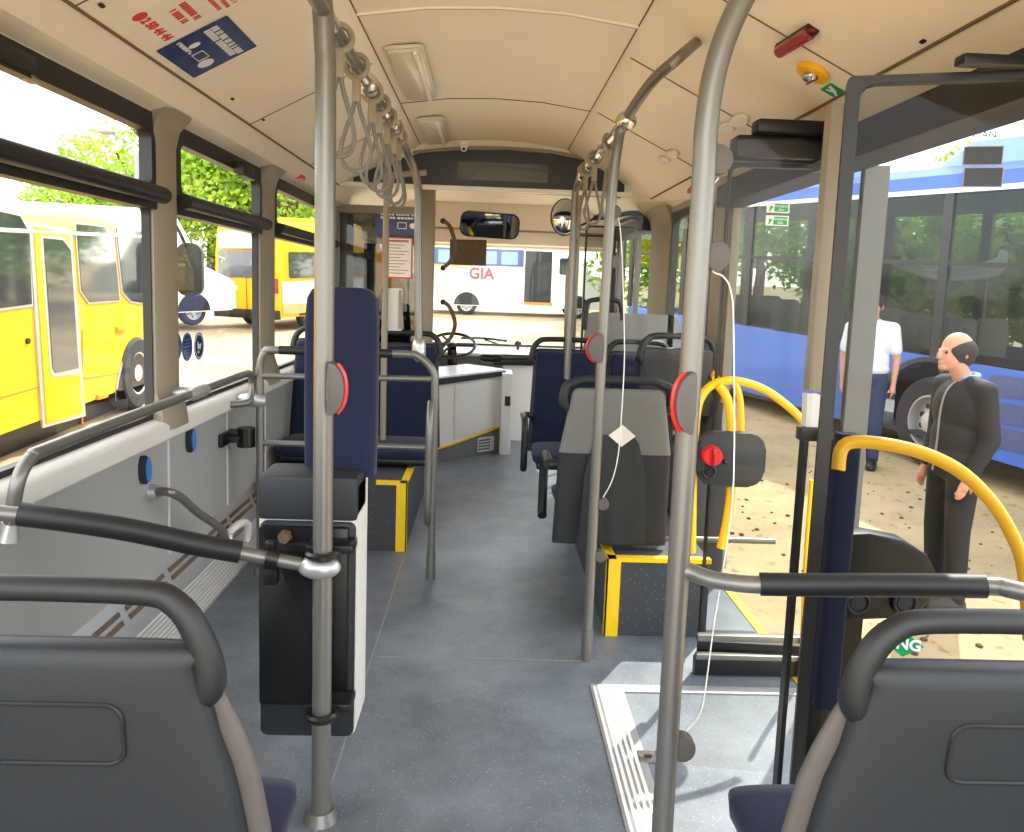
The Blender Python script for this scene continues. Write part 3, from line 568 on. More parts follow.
c_ = at(240, 530, X=-1.1); t = thing('floor_hose', 'short grey bent hose at the foot of the left wall', 'hose', c_)
b = B(); b.tube([c_ + V((-.02, -.08, -.06)), c_ + V((-.03, -.06, .0)), c_ + V((0, 0, .03)), c_ + V((.01, .08, 0)), c_ + V((0, .1, -.08))], .018, smooth=5); b.done('hose_tube', 'sill', t); b = B(); b.ring(c_ + V((-.03, -.06, .0)), (0, .2, 1), .019, .004); b.done('hose_band', 'alu', t)
# window stickers on left glass
for i, (px, py) in enumerate(((176, 347), (187, 347), (199, 346))):
    c_ = at(px, py, X=-1.224); t = thing('window_sticker', ['blue oval window sticker half hidden by pillar', 'middle of the three blue oval window stickers', 'rightmost blue oval window sticker with pushchair sign'][i], 'sticker', c_, 'oval stickers on left window')
    b = B(); b.plate(c_, Y1, Z1, ell(0, 0, .058, .058), .001); b.done('sheet', 'poster_navy', t)
    b = B(); b.frame(c_ + X1 * .0005, Y1, Z1, ell(0, 0, .052, .052), ell(0, 0, .048, .048), .0012)
    if i == 2: b.plate(c_ + X1 * .0005, Y1, Z1, [(-.02, -.01), (.015, -.015), (.025, .012), (.0, .006), (-.018, .022)], .0012); b.plate(c_ + X1 * .0005, Y1, Z1, ell(-.01, -.024, .007, .007, 10), .0012)
    else:
        for q_ in range(5): b.plate(c_ + X1 * .0005 + Z1 * (-.03 + q_ * .014), Y1, Z1, [(-.03, 0), (.03, 0), (.03, .005), (-.03, .005)], .0012)
    b.done('print', 'print_white' if i == 2 else 'blue_button', t)
# left ceiling rail with strap handles
RX, RZ = -.405, 2.02
t = thing('ceiling_rail', 'grey ceiling rail left of aisle bending down into a post', 'rail', (RX, 2.5, RZ))
ptop = [(RX, .9, RZ), (RX, 2.0, RZ), (RX, 3.3, RZ), (RX, 3.62, RZ - .005), (RX + .01, 3.74, RZ - .03), (RX + .04, 3.80, RZ - .10), (RX + .06, 3.80, RZ - .2), at(418, 240, Y=3.8), at(419, 352, Y=3.8)]
b = B(); b.tube(ptop, .0185, n=16, smooth=6); b.done('rail_tube', 'pole', t)
b = B()
for Y in (2.0, 2.5, 2.75, 3.0, 3.2, 3.4, 3.55): b.cyl((RX, Y - .05, RZ), (RX, Y + .05, RZ), .0215)
b.done('chrome_sleeve', 'chrome', t)
b = B(); b.ball((RX, 2.62, RZ), .035); b.done('ceiling_joint', 'chrome', t); b = B(); b.ball((RX, 3.26, RZ), .032); b.done('ceiling_joint', 'chrome', t)
def strap_proto():
    t = thing('strap_handle', 'x', 'strap handle', (0, 0, 0), 'hanging strap loops on ceiling rails')
    b = B(); b.tube([(.032 * math.cos(a_), 0, .032 * math.sin(a_)) for a_ in np.linspace(0, 2 * math.pi, 21)[:-1]], .009, n=8, closed=True); b.done('clamp_ring', 'cream_post', t)
    b = B(); b.box((-.012, -.008, -.10), (.012, .008, -.028), .004); b.done('tab', 'cream_post', t)
    b = B(); b.tube([(.004, 0, -.09), (.012, .004, -.13), (.034, .012, -.20), (.042, .012, -.25), (.028, .008, -.285), (0, 0, -.297), (-.028, -.008, -.285), (-.042, -.012, -.25), (-.034, -.012, -.20), (-.012, -.004, -.13), (-.004, 0, -.09)], .0065, n=8, smooth=4); b.done('loop', 'seat_light', t)
    return t
proto = strap_proto(); first = True
spots = [(RX, Y, RZ, z, 'left') for Y, z in ((2.15, .3), (2.42, -.2), (2.72, .5), (2.9, .1), (3.12, -.3), (3.34, .2), (3.5, .6))] + [(.462, Y, 2.0, z, 'right') for Y, z in ((3.35, .9), (3.75, .2), (4.1, .5))]
nm = ['first', 'second', 'third', 'fourth', 'fifth', 'sixth', 'last']
for i, (x, y, z, r, sd_) in enumerate(spots):
    o = proto if i == 0 else copytree(proto)
    o.location = (x, y, z); o.rotation_euler = (0, 0, r)
    o['label'] = ('cream strap loop on left ceiling rail, %s from the near end' % nm[i]) if i < 7 else ('cream strap loop on right ceiling rail, %s' % ['nearest the joint', 'middle of three', 'furthest forward'][i - 7])
# secondary thin post on the left with crossbar and ticket box
t = thing('slim_post', 'slim cream post with crossbar behind the hanging straps', 'pole', at(385, 345, Y=4.6))
x2 = at(385, 300, Y=4.6).x
b = B(); b.cyl((x2, 4.6, .34), (x2, 4.6, 2.2), .0175); b.done('post_tube', 'cream_post', t)
b = B(); p0 = at(378, 176, Y=4.6); b.cyl((x2 - .03, 4.6, p0.z), (x2 + .22, 4.6, p0.z + .03), .016); b.ball((x2, 4.6, p0.z), .03); b.done('crossbar', 'cream_post', t)
t = thing('ticket_validator', 'pale grey upright ticket validator box on the slim post', 'ticket machine', at(392, 310, Y=4.62))
a = at(386, 288, Y=4.62); c2 = at(401, 331, Y=4.62)
b = B(); b.plate((a.x, 4.62, c2.z), V((1, .25, 0)), Z1, rr(0, 0, .095, a.z - c2.z, .008), -.05, .004); b.done('case', 'sill', t); b = B(); b.plate((a.x + .075, 4.63, c2.z + .01), V((1, .25, 0)), V((0, 0, 1)), [(0, 0), (.03, 0), (.012, a.z - c2.z - .02), (0, a.z - c2.z - .02)], -.05); b.done('side_cover', 'cream_post', t)
b = B(); b.ball(at(383, 291, Y=4.6), .012); b.ball(at(383, 323, Y=4.6), .012); b.done('clamp_bolt', 'dark_frame', t)
# barrier frame on left in front of priority seats
t = thing('seat_barrier', 'grey tubular barrier frame with crossbars before the left seats', 'barrier', (-.3, 3.75, 0))
FY = 3.72; g_ = lambda px, py: at(px, py, Y=FY)
xl, xr_ = g_(260, 400).x, g_(433, 470).x
b = B(); zt_ = g_(280, 350).z
b.tube([(xl, FY, .02), (xl, FY, .9), (xl, FY, zt_ - .09), (xl + .02, FY, zt_ - .02), (xl + .09, FY, zt_), (xr_ - .17, FY, zt_ + .0), (xr_ - .08, FY, zt_ - .01), (xr_ - .015, FY, zt_ - .07), (xr_, FY, zt_ - .16), (xr_, FY, .5), (xr_, FY, .02)], .018, smooth=5); b.done('frame_tube', 'pole', t)
b = B(); b.tube([(xl + .09, FY, zt_), (xr_ - .2, FY, zt_)], .021); b.done('padded_top', 'rubber', t)
b = B(); z = g_(300, 377).z; b.cyl((xl, FY, z), (xr_, FY, z + .01), .014); b.done('upper_crossbar', 'pole', t)
b = B(); z = g_(300, 444).z; b.cyl((xl, FY, z), (xr_, FY, z - .0), .014); b.done('lower_crossbar', 'pole', t)
b = B(); b.cyl((xr_, FY, 0), (xr_, FY, .14), .024, .021); b.cyl((xl, FY, 0), (xl, FY, .04), .035, .03); b.done('foot', 'pole', t)
b = B(); z = g_(250, 400).z; b.tube([(xl - .10, FY, z), (xl - .07, FY, z), (xl, FY, z), (xl + .03, FY, z)], [.02, .03, .034, .02], smooth=4); b.done('wall_joint', 'alu', t)
b = B(); c_ = at(419, 350, Y=3.78); b.tube([c_ + V((0, 0, .05)), c_ + V((0, 0, .03)), c_ + V((0, 0, -.02)), c_ + V((0, -.02, -.04))], [.02, .032, .034, .02], smooth=3); b.done('post_joint', 'alu', t)
b = B(); xa = xr_ + .0; za, zb_ = g_(430, 405).z, g_(430, 520).z
b.tube([(xa - .012, FY - .05, za + .02), (xa - .012, FY - .10, za - .02), (xa - .012, FY - .13, za - .12), (xa - .012, FY - .13, (za + zb_) / 2), (xa - .012, FY - .13, zb_ + .1), (xa - .012, FY - .10, zb_ + .02), (xa - .012, FY - .05, zb_ + .02), (xa - .012, FY - .01, zb_ + .06)], .017, smooth=5); b.done('side_loop', 'pole', t)
# ---- right pole A (far) with rail ----
AY = 2.9; xa = at(594, 500, Y=AY).x
t = thing('grab_pole', 'grey pole right of the aisle curving up to a ceiling joint', 'pole', (xa, AY, 0))
b = B(); b.tube([(xa, AY, 0), (xa, AY, .5), (xa + .003, AY, 1.2), (xa + .008, AY, 1.6), (xa + .012, AY, 1.78), (xa + .022, AY, 1.9), (xa + .04, AY, 1.985), at(650, 84, Y=2.75), at(676, 60, Y=2.6), on_right(698, 41, -.01)], .0185, smooth=6, n=18); b.done('pole_tube', 'pole', t)
b = B(); b.cyl((xa, AY, 0), (xa, AY, .13), .023, .021); b.done('foot', 'pole', t)
b = B(); b.ball(at(626, 121, Y=AY), .038, (1, 1, .9)); b.done('joint_ball', 'chrome', t)
j = at(626, 121, Y=AY)
t = thing('ceiling_rail', 'short grey ceiling rail with chrome sleeves right of aisle', 'rail', j)
b = B(); b.tube([(.47, AY + .03, 2.0), (.464, 3.4, 2.0), (.462, 4.25, 2.0), (.462, 4.42, 1.99), (.455, 4.47, 1.95), (.45, 4.48, 1.85), (.45, 4.48, 1.2), (.45, 4.48, .9)], .0185, smooth=6); b.done('rail_tube', 'pole', t)
b = B(); b.cyl((.466, 3.1, 2.0), (.465, 3.25, 2.0), .024); b.cyl((.464, 3.5, 2.0), (.464, 3.6, 2.0), .026); b.ball((.462, 4.2, 2.0), .045, (.8, 1.2, 1)); b.ball((.464, 3.9, 2.0), .035); b.done('chrome_sleeve', 'chrome', t)
stop_button(601, 348, AY - .03, -1, .05, 'maroon-rimmed stop button on the far right pole', ry=.052)
# glass clamps and screen A
def clamp(px, py, Y, R, par):
    c_ = at(px, py, Y=Y); b = B(); b.plate(c_ - Y1 * .012, X1, Z1, ell(0, 0, R, R * 1.05), -.03, .004); return b.done('glass_clamp', 'disc_tan', par)
t = thing('glass_screen', 'clear glass draught screen clamped to far right pole', 'glass screen', at(640, 480, Y=AY))
g_ = lambda px, py: (at(px, py, Y=AY).x, at(px, py, Y=AY).z)
out = [g_(*q) for q in ((613, 205), (619, 222), (622, 260), (624, 330), (624, 366), (621, 420), (618, 455), (612, 480), (603, 497), (604, 550), (700, 553), (724, 540), (722, 440), (733, 330), (738, 230), (733, 205), (700, 198))]
b = B(); b.plate((0, AY, 0), X1, Z1, out, -.008); b.done('pane', 'screen_glass', t)
for q in ((615, 212), (614, 262), (603, 504), (600, 556)): clamp(*q, AY, .022, t)
b = B(); E_ = [V((x_, AY - .004, z_)) for x_, z_ in out[:9]]; b.tube(E_, .002, n=6, smooth=4); b.done('edge', 'white', t)
# ---- right pole B (near) ----
NY = 1.5; xb = at(690, 380, Y=NY).x
t = thing('grab_pole', 'thick dark grey pole nearest camera on right, bending outward at the top', 'pole', (xb, NY, 0))
b = B(); b.tube([(xb, NY, 0), (xb, NY, .6), (xb, NY, 1.2), (xb + .002, NY, 1.6), at(706, 130, Y=NY), at(713, 80, Y=NY), at(725, 38, Y=NY), at(742, 0, Y=NY), at(765, -40, Y=NY), at(790, -75, Y=NY)], .0215, smooth=6, n=24); b.done('pole_tube', 'pole', t)
b = B(); b.cyl((xb, NY, 0), (xb, NY, .03), .04, .03); b.done('foot', 'pole', t)
stop_button(690, 402, NY - .022, -1, .032, 'large half-round stop button with red rim on the thick right pole', ry=.058)
t = thing('glass_screen', 'large clear glass screen clamped to thick right pole', 'glass screen', at(740, 500, Y=NY + .01))
GY = NY + .01; g_ = lambda px, py: (at(px, py, Y=GY).x, at(px, py, Y=GY).z)
out = [g_(*q) for q in ((719, 140), (718, 178), (712, 190), (710, 225), (711, 268), (722, 276), (730, 290), (733, 330), (733, 480), (724, 560), (714, 620), (706, 680), (700, 712), (686, 730), (686, 765), (796, 775), (800, 700), (806, 520), (822, 200), (822, 150), (800, 138))]
b = B(); b.plate((0, GY, 0), X1, Z1, out, -.008); b.done('pane', 'screen_glass', t)
b = B(); b.tube([V((x_, GY - .004, z_)) for x_, z_ in out[1:14]], .0014, n=6, smooth=4); b.done('edge', 'white', t)
for q in ((718, 160), (716, 256), (682, 747)): clamp(*q, GY, .026, t)
# right arm rail with sleeve
p = [at(676, 568, Y=NY), at(692, 572, Y=NY - .01), at(715, 580, Y=1.46), at(765, 585, Y=1.42), at(880, 585, Y=1.38), at(985, 586, Y=1.34), at(1010, 589, Y=1.32), at(1040, 597, Y=1.3), at(1090, 612, Y=1.27)]
t = thing('padded_rail', 'grey rail with long black padded sleeve behind the right seat', 'rail', p[0])
b = B(); b.tube(p, .0165, smooth=6, n=16); b.done('rail_tube', 'pole', t)
b = B(); b.tube([at(760, 584, Y=1.424), at(820, 585, Y=1.40), at(880, 585, Y=1.38), at(985, 586, Y=1.34)], .0215, smooth=5, n=18); b.done('padded_sleeve', 'rubber', t)
# thin grab posts at front right
t = thing('slim_post', 'slim cream post by the front door, beside the round mirror', 'pole', at(578, 340, Y=5.6))
b = B(); x0 = at(577, 250, Y=5.6).x; b.cyl((x0, 5.6, 0), (x0, 5.6, 2.2), .017); b.done('post_tube', 'cream_post', t)
b = B(); b.tube([at(576, 240, Y=5.58), at(569, 262, Y=5.5), at(567, 290, Y=5.5), at(566, 330, Y=5.5), at(565, 350, Y=5.56)], .014, smooth=4); b.done('side_handle', 'pole', t)
t = thing('yellow_grab_handle', 'yellow vertical grab handle beside the front door', 'handle', at(572, 325, Y=5.9))
b = B(); b.tube([at(573, 300, Y=5.9), at(571, 312, Y=5.88), at(571, 335, Y=5.88), at(571, 348, Y=5.9)], .018, smooth=4); b.done('grip', 'yellow_rail', t)
# driver door curved handles
for i, (y0, y1) in enumerate(((221, 268), (302, 345))):
    t = thing('curved_grab_rail', '%s curved tan grab handle on the post by the driver' % ('upper' if i == 0 else 'lower'), 'handle', at(446, (y0 + y1) / 2, Y=6.2), 'curved handles on driver post')
    b = B(); b.tube([at(444, y0, Y=6.22), at(450, y0 + 6, Y=6.2), at(455, (y0 + y1) / 2, Y=6.19), at(451, y1 - 8, Y=6.2), at(443, y1, Y=6.22)], .016, smooth=5); b.done('grip', 'slot_brown', t)
    b = B(); b.ball(at(443, y0, Y=6.22), .022); b.ball(at(443, y1, Y=6.22), .022); b.done('mount', 'dark_frame', t)

# =====================================================================
# SEATS
# =====================================================================
def sup(cx, cy, a, b_, z, e=.5, n=32): return [(cx + a * math.copysign(abs(math.cos(t)) ** e, math.cos(t)), cy + b_ * math.copysign(abs(math.sin(t)) ** e, math.sin(t)), z) for t in np.linspace(0, 2 * math.pi, n + 1)[:-1]]
def seat(name, label, loc, facing=1, zb=.40, zt=.90, w=.44, shell='seat_grey', group='seats in the bus', handle=True, arm=None, twotone=False, panel=False, base=0., cat='seat', hz=.085):
    """local: sitter looks along +y; facing=-1 turns it round"""
    t = thing(name, label, cat, (0, 0, 0), group)
    def back(z): return -.035 - (z - zb) * .10        # reclines backwards going up
    def loft(z0, z1, hw0, hw1, th, yo, m, nm, round_top=True, e=.45):
        R = []
        for k in range(11):
            f = k / 10; z = z0 + (z1 - z0) * f; hw = hw0 + (hw1 - hw0) * f; tt = th
            if panel and nm in ('back_shell', 'side_flange'): hw = float(np.interp(z, [.4, .6, .73, .80, .86, .895], [.285, .282, .264, .243, .215, .195])) - (.026 if nm == 'back_shell' and z < .83 else .012 if nm == 'back_shell' and z < .87 else 0)
            R.append(sup(0, back(z) + yo, hw, tt / 2, z, e))
        if round_top:
            for dz, kw, kt in ((.012, .975, .9), (.022, .92, .7), (.026, .84, .4)): R.append(sup(0, back(z1 + dz) + yo, hw1 * kw, th / 2 * kt, z1 + dz, e))
        b = B(); b.rings(R); return b.done(nm, m, t, ang=55)
    if twotone:
        zm = zb + (zt - zb) * .53
        loft(zb - .12, zm, w / 2 * 1.04, w / 2 * 1.0, .05, 0, shell, 'back_shell_lower', False); loft(zm, zt, w / 2, w / 2 * .82, .05, -.003, 'seat_light', 'back_shell_upper')
        b = B(); zc = zm - .02; P = [(-w * .30, zb - .1), (-w * .27, zm - .08), (-w * .2, zm + .05), (-w * .08, zm + .11), (w * .08, zm + .11), (w * .2, zm + .05), (w * .27, zm - .08), (w * .30, zb - .1)]
        b.plate((0, back(zm) - .030, 0), X1, Z1, list(reversed(P)), .006, .002); b.done('back_arch', 'seat_grey', t)
        b = B(); b.plate((.02, back(zm + .1) - .034, zm + .08), X1, Z1, [(0, -.045), (.055, 0), (0, .045), (-.055, 0)], -.002); b.done('diamond_sticker', 'poster_white', t)
    else:
        loft(zb - .02, zt, w / 2 * 1.02, w / 2 * .90, .055, 0, shell, 'back_shell')
        if panel: loft(zb - .02, zt - .015, w / 2 * 1.02, w / 2 * .90, .03, .018, 'disc_tan', 'side_flange')
    if panel:
        b = B(); z0 = zt - .135; yy = lambda z: back(z) - .0285
        L = [(x, yy(z), z) for x, z in rr(-.085, z0, .105, z0 + .086, .022, 4)]; b.tube(L, .0032, n=6, closed=True); b.done('panel_outline', 'rubber', t)
    loft(zb + .02, zt - .015, w / 2 * .93, w / 2 * .84, .05, .038, 'navy', 'back_cushion', e=.5)
    R = []
    for y, k, th in ((0.0, .9, .05), (.04, .96, .07), (.2, 1.0, .075), (.34, 1.0, .07), (.385, .95, .05), (.395, .88, .025)):
        R.append([(x * w / 2 * .95 * k, y, zb + .02 + z * th / 2 - (.01 if y > .3 else 0)) for x, z, _ in sup(0, 0, 1, 1, 0, .5)])
    b = B(); b.rings(R); b.done('seat_cushion', 'navy', t, ang=55)
    b = B(); b.box((-w * .42, .0, zb - .055), (w * .42, .36, zb - .015), .012); b.done('seat_pan', 'black', t)
    b = B(); b.plate((-.03, 0, 0), Y1, Z1, [(.06, base), (.26, base), (.22, zb - .05), (.08, zb - .05)], .06); b.done('pedestal', 'seat_grey', t)
    if handle:
        hw = w / 2 * (.86 if panel else .93); z0 = zt - .05; P = [(-hw - .0 + .02, back(z0) + .01, z0 - .012), (-hw - .006, back(z0), z0 + .02), (-hw + .004, back(zt), zt + .03), (-hw + .035, back(zt), zt + hz - .015), (-hw + .09, back(zt), zt + hz), (hw - .09, back(zt), zt + hz), (hw - .035, back(zt), zt + hz - .015), (hw - .004, back(zt), zt + .03), (hw + .006, back(z0), z0 + .02), (hw - .02, back(z0) + .01, z0 - .012)]
        b = B(); b.tube(P, [.021, .022, .019, .0175, .0165, .0165, .0175, .019, .022, .021], smooth=5, n=14); b.done('grab_handle', 'rubber' if not twotone else 'seat_grey', t, ang=60)
    for s_ in (arm or ()):
        x = s_ * (w / 2 + .035); b = B(); b.tube([(x, -.02, zb + .21), (x, .1, zb + .215), (x, .2, zb + .2), (x, .24, zb + .14), (x, .24, zb - .05), (x, .22, zb - .08)], .021, smooth=5, n=12); b.tube([(x - s_ * .06, -.02, zb + .21), (x, -.02, zb + .21)], .02); b.done('armrest', 'rubber', t)
    t.location = loc; t.rotation_euler = (0, 0, 0 if facing > 0 else math.pi)
    return t
SY = 1.09
cl = at(80, 640, Y=SY).x; cr = at(972, 660, Y=SY).x
seat('passenger_seat', 'dark grey seat back with black grab handle at the bottom left corner', (cl, SY, 0), zt=.90, w=.47, panel=True, hz=.094)
seat('passenger_seat', 'dark grey seat back with black grab handle at the bottom right corner', (cr, SY, 0), zt=.893, w=.47, panel=True)
# right podium and its seats
def podium(name, label, x0, x1, y0, y1, z, front_strip):
    t = thing(name, label, 'podium', ((x0 + x1) / 2, (y0 + y1) / 2, 0)); b = B(); b.box((x0, y0, .001), (x1, y1, z)); b.done('carpeted_box', 'podium', t)
    b = B(); b.box((x0 - .004, y0 - .006, z - .012), (x1 + .004, y0 + .03, z + .006)); xs, s_ = (x0, 1) if front_strip < 0 else (x1, -1)
    b.box((xs - .006 * s_, y0 - .008, .0), (xs + .05 * s_, y0 + .0, z)); b.box((xs - .006 * s_, y0 - .006, z - .012), (xs + .03 * s_, y1, z + .006)); b.box((xs - .006 * s_, y0 - .008, 0), (xs + .0, y0 + .03, z)); b.done('edge_strip', 'yellow', t); return t
pz = at(640, 560, Y=3.11).z
podium('seat_podium', 'dark speckled podium with yellow edges under the right seats', .515, .93, 3.12, 5.3, pz, -1)
b = B(); b.box((.935, 3.75, 0.001), (1.18, 4.55, .62), .01); tag(b.done('wheel_housing', 'podium'), 'dark speckled wheel housing beside the far end of middle doorway', 'wheel housing')
s1 = seat('passenger_seat', 'two-tone grey seat back with white diamond sticker on right podium', (at(615, 450, Y=3.2).x, 3.27, 0), zb=.47, zt=.985, w=.46, shell='seat_grey', twotone=True, arm=(-1,), base=pz, hz=.06)
seat('passenger_seat', 'grey seat back by the middle door, behind the yellow arched rail', (.965, 4.1, 0), zb=.80, zt=1.10, w=.40, shell='seat_grey', base=.62)
b = B(); p0, p1 = at(562, 536, Y=3.4), at(775, 538, Y=3.4); b.cyl(p0, (p1.x, 3.4, p0.z), .013); tag(b.done('crossbar', 'pole'), 'thin silver horizontal bar below the two-tone seat', 'rail')
seat('passenger_seat', 'navy cushioned seat facing back, left of its pair on the right', (.49, 4.95, 0), -1, zb=.40, zt=1.0, w=.44, arm=(1,), base=.3)
seat('passenger_seat', 'navy cushioned seat facing back, by the right window', (.955, 4.95, 0), -1, zb=.42, zt=1.0, w=.42, base=.3)
# tall grey back panel ahead
t = thing('seat_back_panel', 'wide light grey tall seat back with black handle beyond the navy pair', 'seat', (.9, 5.4, .5))
a = at(586, 312, Y=5.35); c2 = at(681, 312, Y=5.35)
b = B(); b.plate((a.x, 5.35, .5), X1, Z1, rr(0, 0, c2.x - a.x, a.z - .5, .06, 6), -.05, .012); b.done('upper_back', 'seat_light', t)
b = B(); b.plate((a.x + .0, 5.34, .5), X1, Z1, rr(0, 0, c2.x - a.x, .48, .03, 4), -.065, .01); b.done('lower_back', 'seat_grey', t)
b = B(); b.tube([at(585, 330, Y=5.36), at(587, 306, Y=5.36), at(593, 300, Y=5.36), at(615, 300, Y=5.36), at(621, 306, Y=5.36), at(622, 320, Y=5.36)], .017, smooth=4); b.done('grab_handle', 'rubber', t)
b = B(); b.box((a.x + .05, 5.36, .3), (c2.x - .05, 5.42, .5)); b.done('pedestal', 'seat_grey', t)
# left podium and seats
pz2 = at(390, 484, Y=4.07).z
podium('seat_podium', 'dark podium with yellow edges under the left priority seats', -1.14, -.405, 4.1, 5.3, pz2, 1)
seat('passenger_seat', 'navy seat facing back by the left window, behind barrier', (-.965, 4.78, 0), -1, zb=.44, zt=1.03, w=.44, base=pz2)
seat('passenger_seat', 'navy seat facing back beside the aisle, behind left barrier', (-.50, 4.78, 0), -1, zb=.44, zt=1.02, w=.44, base=pz2)
seat('bus_seat', 'grey driver seat seen beyond the ticket validator', (-.85, 6.62, 0), 1, zb=.62, zt=1.22, w=.46, shell='seat_light', handle=False, cat='driver seat', base=0)

# =====================================================================
# DOORS
# =====================================================================
def leaf(n, lab, pin, pout, zt, zb=.02, arm=True, stile='dark_frame', stw=.014, osw=.035):
    """door leaf between inner point and outer point (x,y)"""
    pin, pout = V((*pin, 0)), V((*pout, 0)); u = (pout - pin).normalized(); L = (pout - pin).length; c_ = (pin + pout) / 2
    t = thing('door_%d' % n, None, None, (c_.x, c_.y, 0), kind='structure'); t['label'] = lab
    b = B(); b.frame(pin, u, Z1, rr(0, zb, L, zt, .012, 3), rr(stw, zb + .10, L - .03, zt - .016, .03, 3), -.035); b.done('door_frame', stile, t, ang=30)
    b = B(); b.plate(pin - u.cross(Z1) * -.0 + V((0, .014, 0)), u, Z1, [(.012, zb + .05), (L - .02, zb + .05), (L - .02, zt - .02), (.012, zt - .02)], -.006); b.done('door_pane', 'door_glass', t)
    b = B(); b.plate(pin - Y1 * .004, u, Z1, [(L - osw, zb), (L, zb), (L, zt), (L - osw, zt)], -.04); b.done('outer_stile', 'seat_light', t)
    return t, pin, u, L
zt_ = 1.865
dl, pin, u, L = leaf(1, 'near glass leaf of the middle door, turned inward', (at(838, 200, Y=1.76).x, 1.76), (1.33, 1.575), 1.875, stw=.028)
b = B(); b.box((pin.x + .17, 1.62, 1.872), (1.32, 1.66, 1.893), .006); b.done('turn_arm', 'black', dl)
# yellow curved handrail on near leaf (mounted on far side of its glass)
hp = [at(848, 443, Y=1.80), at(905, 448, Y=1.78), at(955, 468, Y=1.77), at(990, 500, Y=1.76), at(1012, 535, Y=1.755), at(1024, 570, Y=1.75), at(1030, 640, Y=1.75)]
b = B(); b.tube([at(838, 470, Y=1.79)] + hp, .0155, smooth=6, n=16); b.done('yellow_handrail', 'yellow_rail', dl)
# CNG diamond + stickers on near leaf
def onleaf(px, py, d=-.006): 
    n__ = u.cross(Z1).normalized(); return onp(px, py, pin + n__ * -d, n__)
c_ = onleaf(914, 645); n__ = u.cross(Z1).normalized()
st = thing('gas_sticker', 'green diamond sticker lettered CNG low on near door glass', 'sticker', c_); 
b = B(); b.plate(c_ + n__ * .004 - u * .022, u, Z1, [(-.042, 0), (0, -.03), (.042, 0), (0, .03)], -.002); b.done('sheet', 'print_green', st)
text('CNG', .034, c_ + n__ * .006 - u * .024, u, Z1, 'print_white', st, bold=.001)
for i, (y0, y1) in enumerate(((147, 165), (168, 187))):
    a = onleaf(964, y0); c2 = onleaf(1001, y1); st = thing('door_sticker', '%s black square sticker high on near door glass' % ('upper' if i == 0 else 'lower'), 'sticker', a, 'black stickers on door glass')
    b = B(); W_, H_ = (c2 - a).dot(u), a.z - c2.z; b.plate(V((a.x, a.y, c2.z)) + n__ * .004, u, Z1, rr(0, 0, W_, H_, .002, 2), -.002); b.done('sheet', 'black', st)
    b = B(); b.frame(V((a.x, a.y, c2.z)) + n__ * .0045, u, Z1, rr(-.001, -.001, W_ + .001, H_ + .001, .002, 2), rr(.001, .001, W_ - .001, H_ - .001, .002, 2), -.0022); b.done('border', 'print_grey', st)
p_ = onleaf(983, 136)
st = thing('maker_lettering', 'small black MAN lettering high on near door glass', 'lettering', p_); text('MAN', .02, p_ + n__ * .012, u, Z1, 'black', st, th=.0006)
# far leaf
fl, fpin, fu, fL = leaf(2, 'far glass leaf of the middle door, turned inward', (at(728, 200, Y=2.82).x, 2.82), (1.36, 2.78), 1.86, stw=.007, osw=.084)
b = B(); b.box((fpin.x, 2.75, 1.865), (1.3, 2.85, 1.94), .01); b.box((fpin.x + .05, 2.7, 1.94), (fpin.x + .32, 2.78, 1.985), .01); b.tube([(fpin.x + .33, 2.74, 1.97), (fpin.x + .34, 2.72, 1.90), (1.15, 2.74, 1.86)], .02, smooth=4); b.done('turn_arm', 'black', fl)
b = B(); b.box((fpin.x - .02, 2.77, .14), (1.34, 2.80, .165), .004); b.box((fpin.x - .02, 2.77, .07), (1.34, 2.80, .09), .004); b.done('bottom_rail', 'pole', fl)
b = B(); b.box((fpin.x - .02, 2.785, .005), (1.34, 2.815, .07)); b.done('brush_strip', 'black', fl)
Yh = 2.76; q = lambda px, py: at(px, py, Y=Yh)
b = B(); b.tube([q(692, 552), q(693, 480), q(696, 420), q(702, 396), q(716, 383), q(738, 381), q(765, 390), q(790, 408), q(806, 425), q(815, 440)], .0145, smooth=6, n=16)
b.tube([q(812, 480), q(806, 560), q(800, 700)], .009, smooth=4); b.done('yellow_handrail', 'yellow_rail', fl)
for i, (y0, y1) in enumerate(((202, 213), (215, 226))):
    a = at(768 - i, y0, Y=2.795); c2 = at(790 - i, y1, Y=2.795); st = thing('exit_sticker', '%s green emergency exit sticker on the far door glass' % ('upper' if i == 0 else 'lower'), 'sticker', a, 'exit stickers')
    w_, h_ = c2.x - a.x, a.z - c2.z; o = V((a.x, 2.806, c2.z))
    b = B(); b.plate(o, X1, Z1, [(0, 0), (w_, 0), (w_, h_), (0, h_)], .003); b.done('border', 'print_white', st)
    b = B(); b.plate(o - Y1 * .003, X1, Z1, [(w_ * .33, h_ * .1), (w_ * .95, h_ * .1), (w_ * .95, h_ * .9), (w_ * .33, h_ * .9)], .001); b.done('sheet', 'print_green', st)
    b = B(); b.plate(o - Y1 * .003, X1, Z1, [(w_ * .1, h_ * .1), (w_ * .18, h_ * .15), (w_ * .22, h_ * .4), (w_ * .28, h_ * .5), (w_ * .24, h_ * .7), (w_ * .12, h_ * .6), (w_ * .14, h_ * .35)], .001); b.done('figure', 'print_green', st)
    for k_, wd in enumerate((('Emergency', 'Exit'))): text(wd if i else ('Avariuli', 'gasasvleli')[k_] if False else wd, h_ * .34, o + V((w_ * .64, -.005, h_ * (.67 - .37 * k_))), X1, Z1, 'print_white', st, th=.0004)
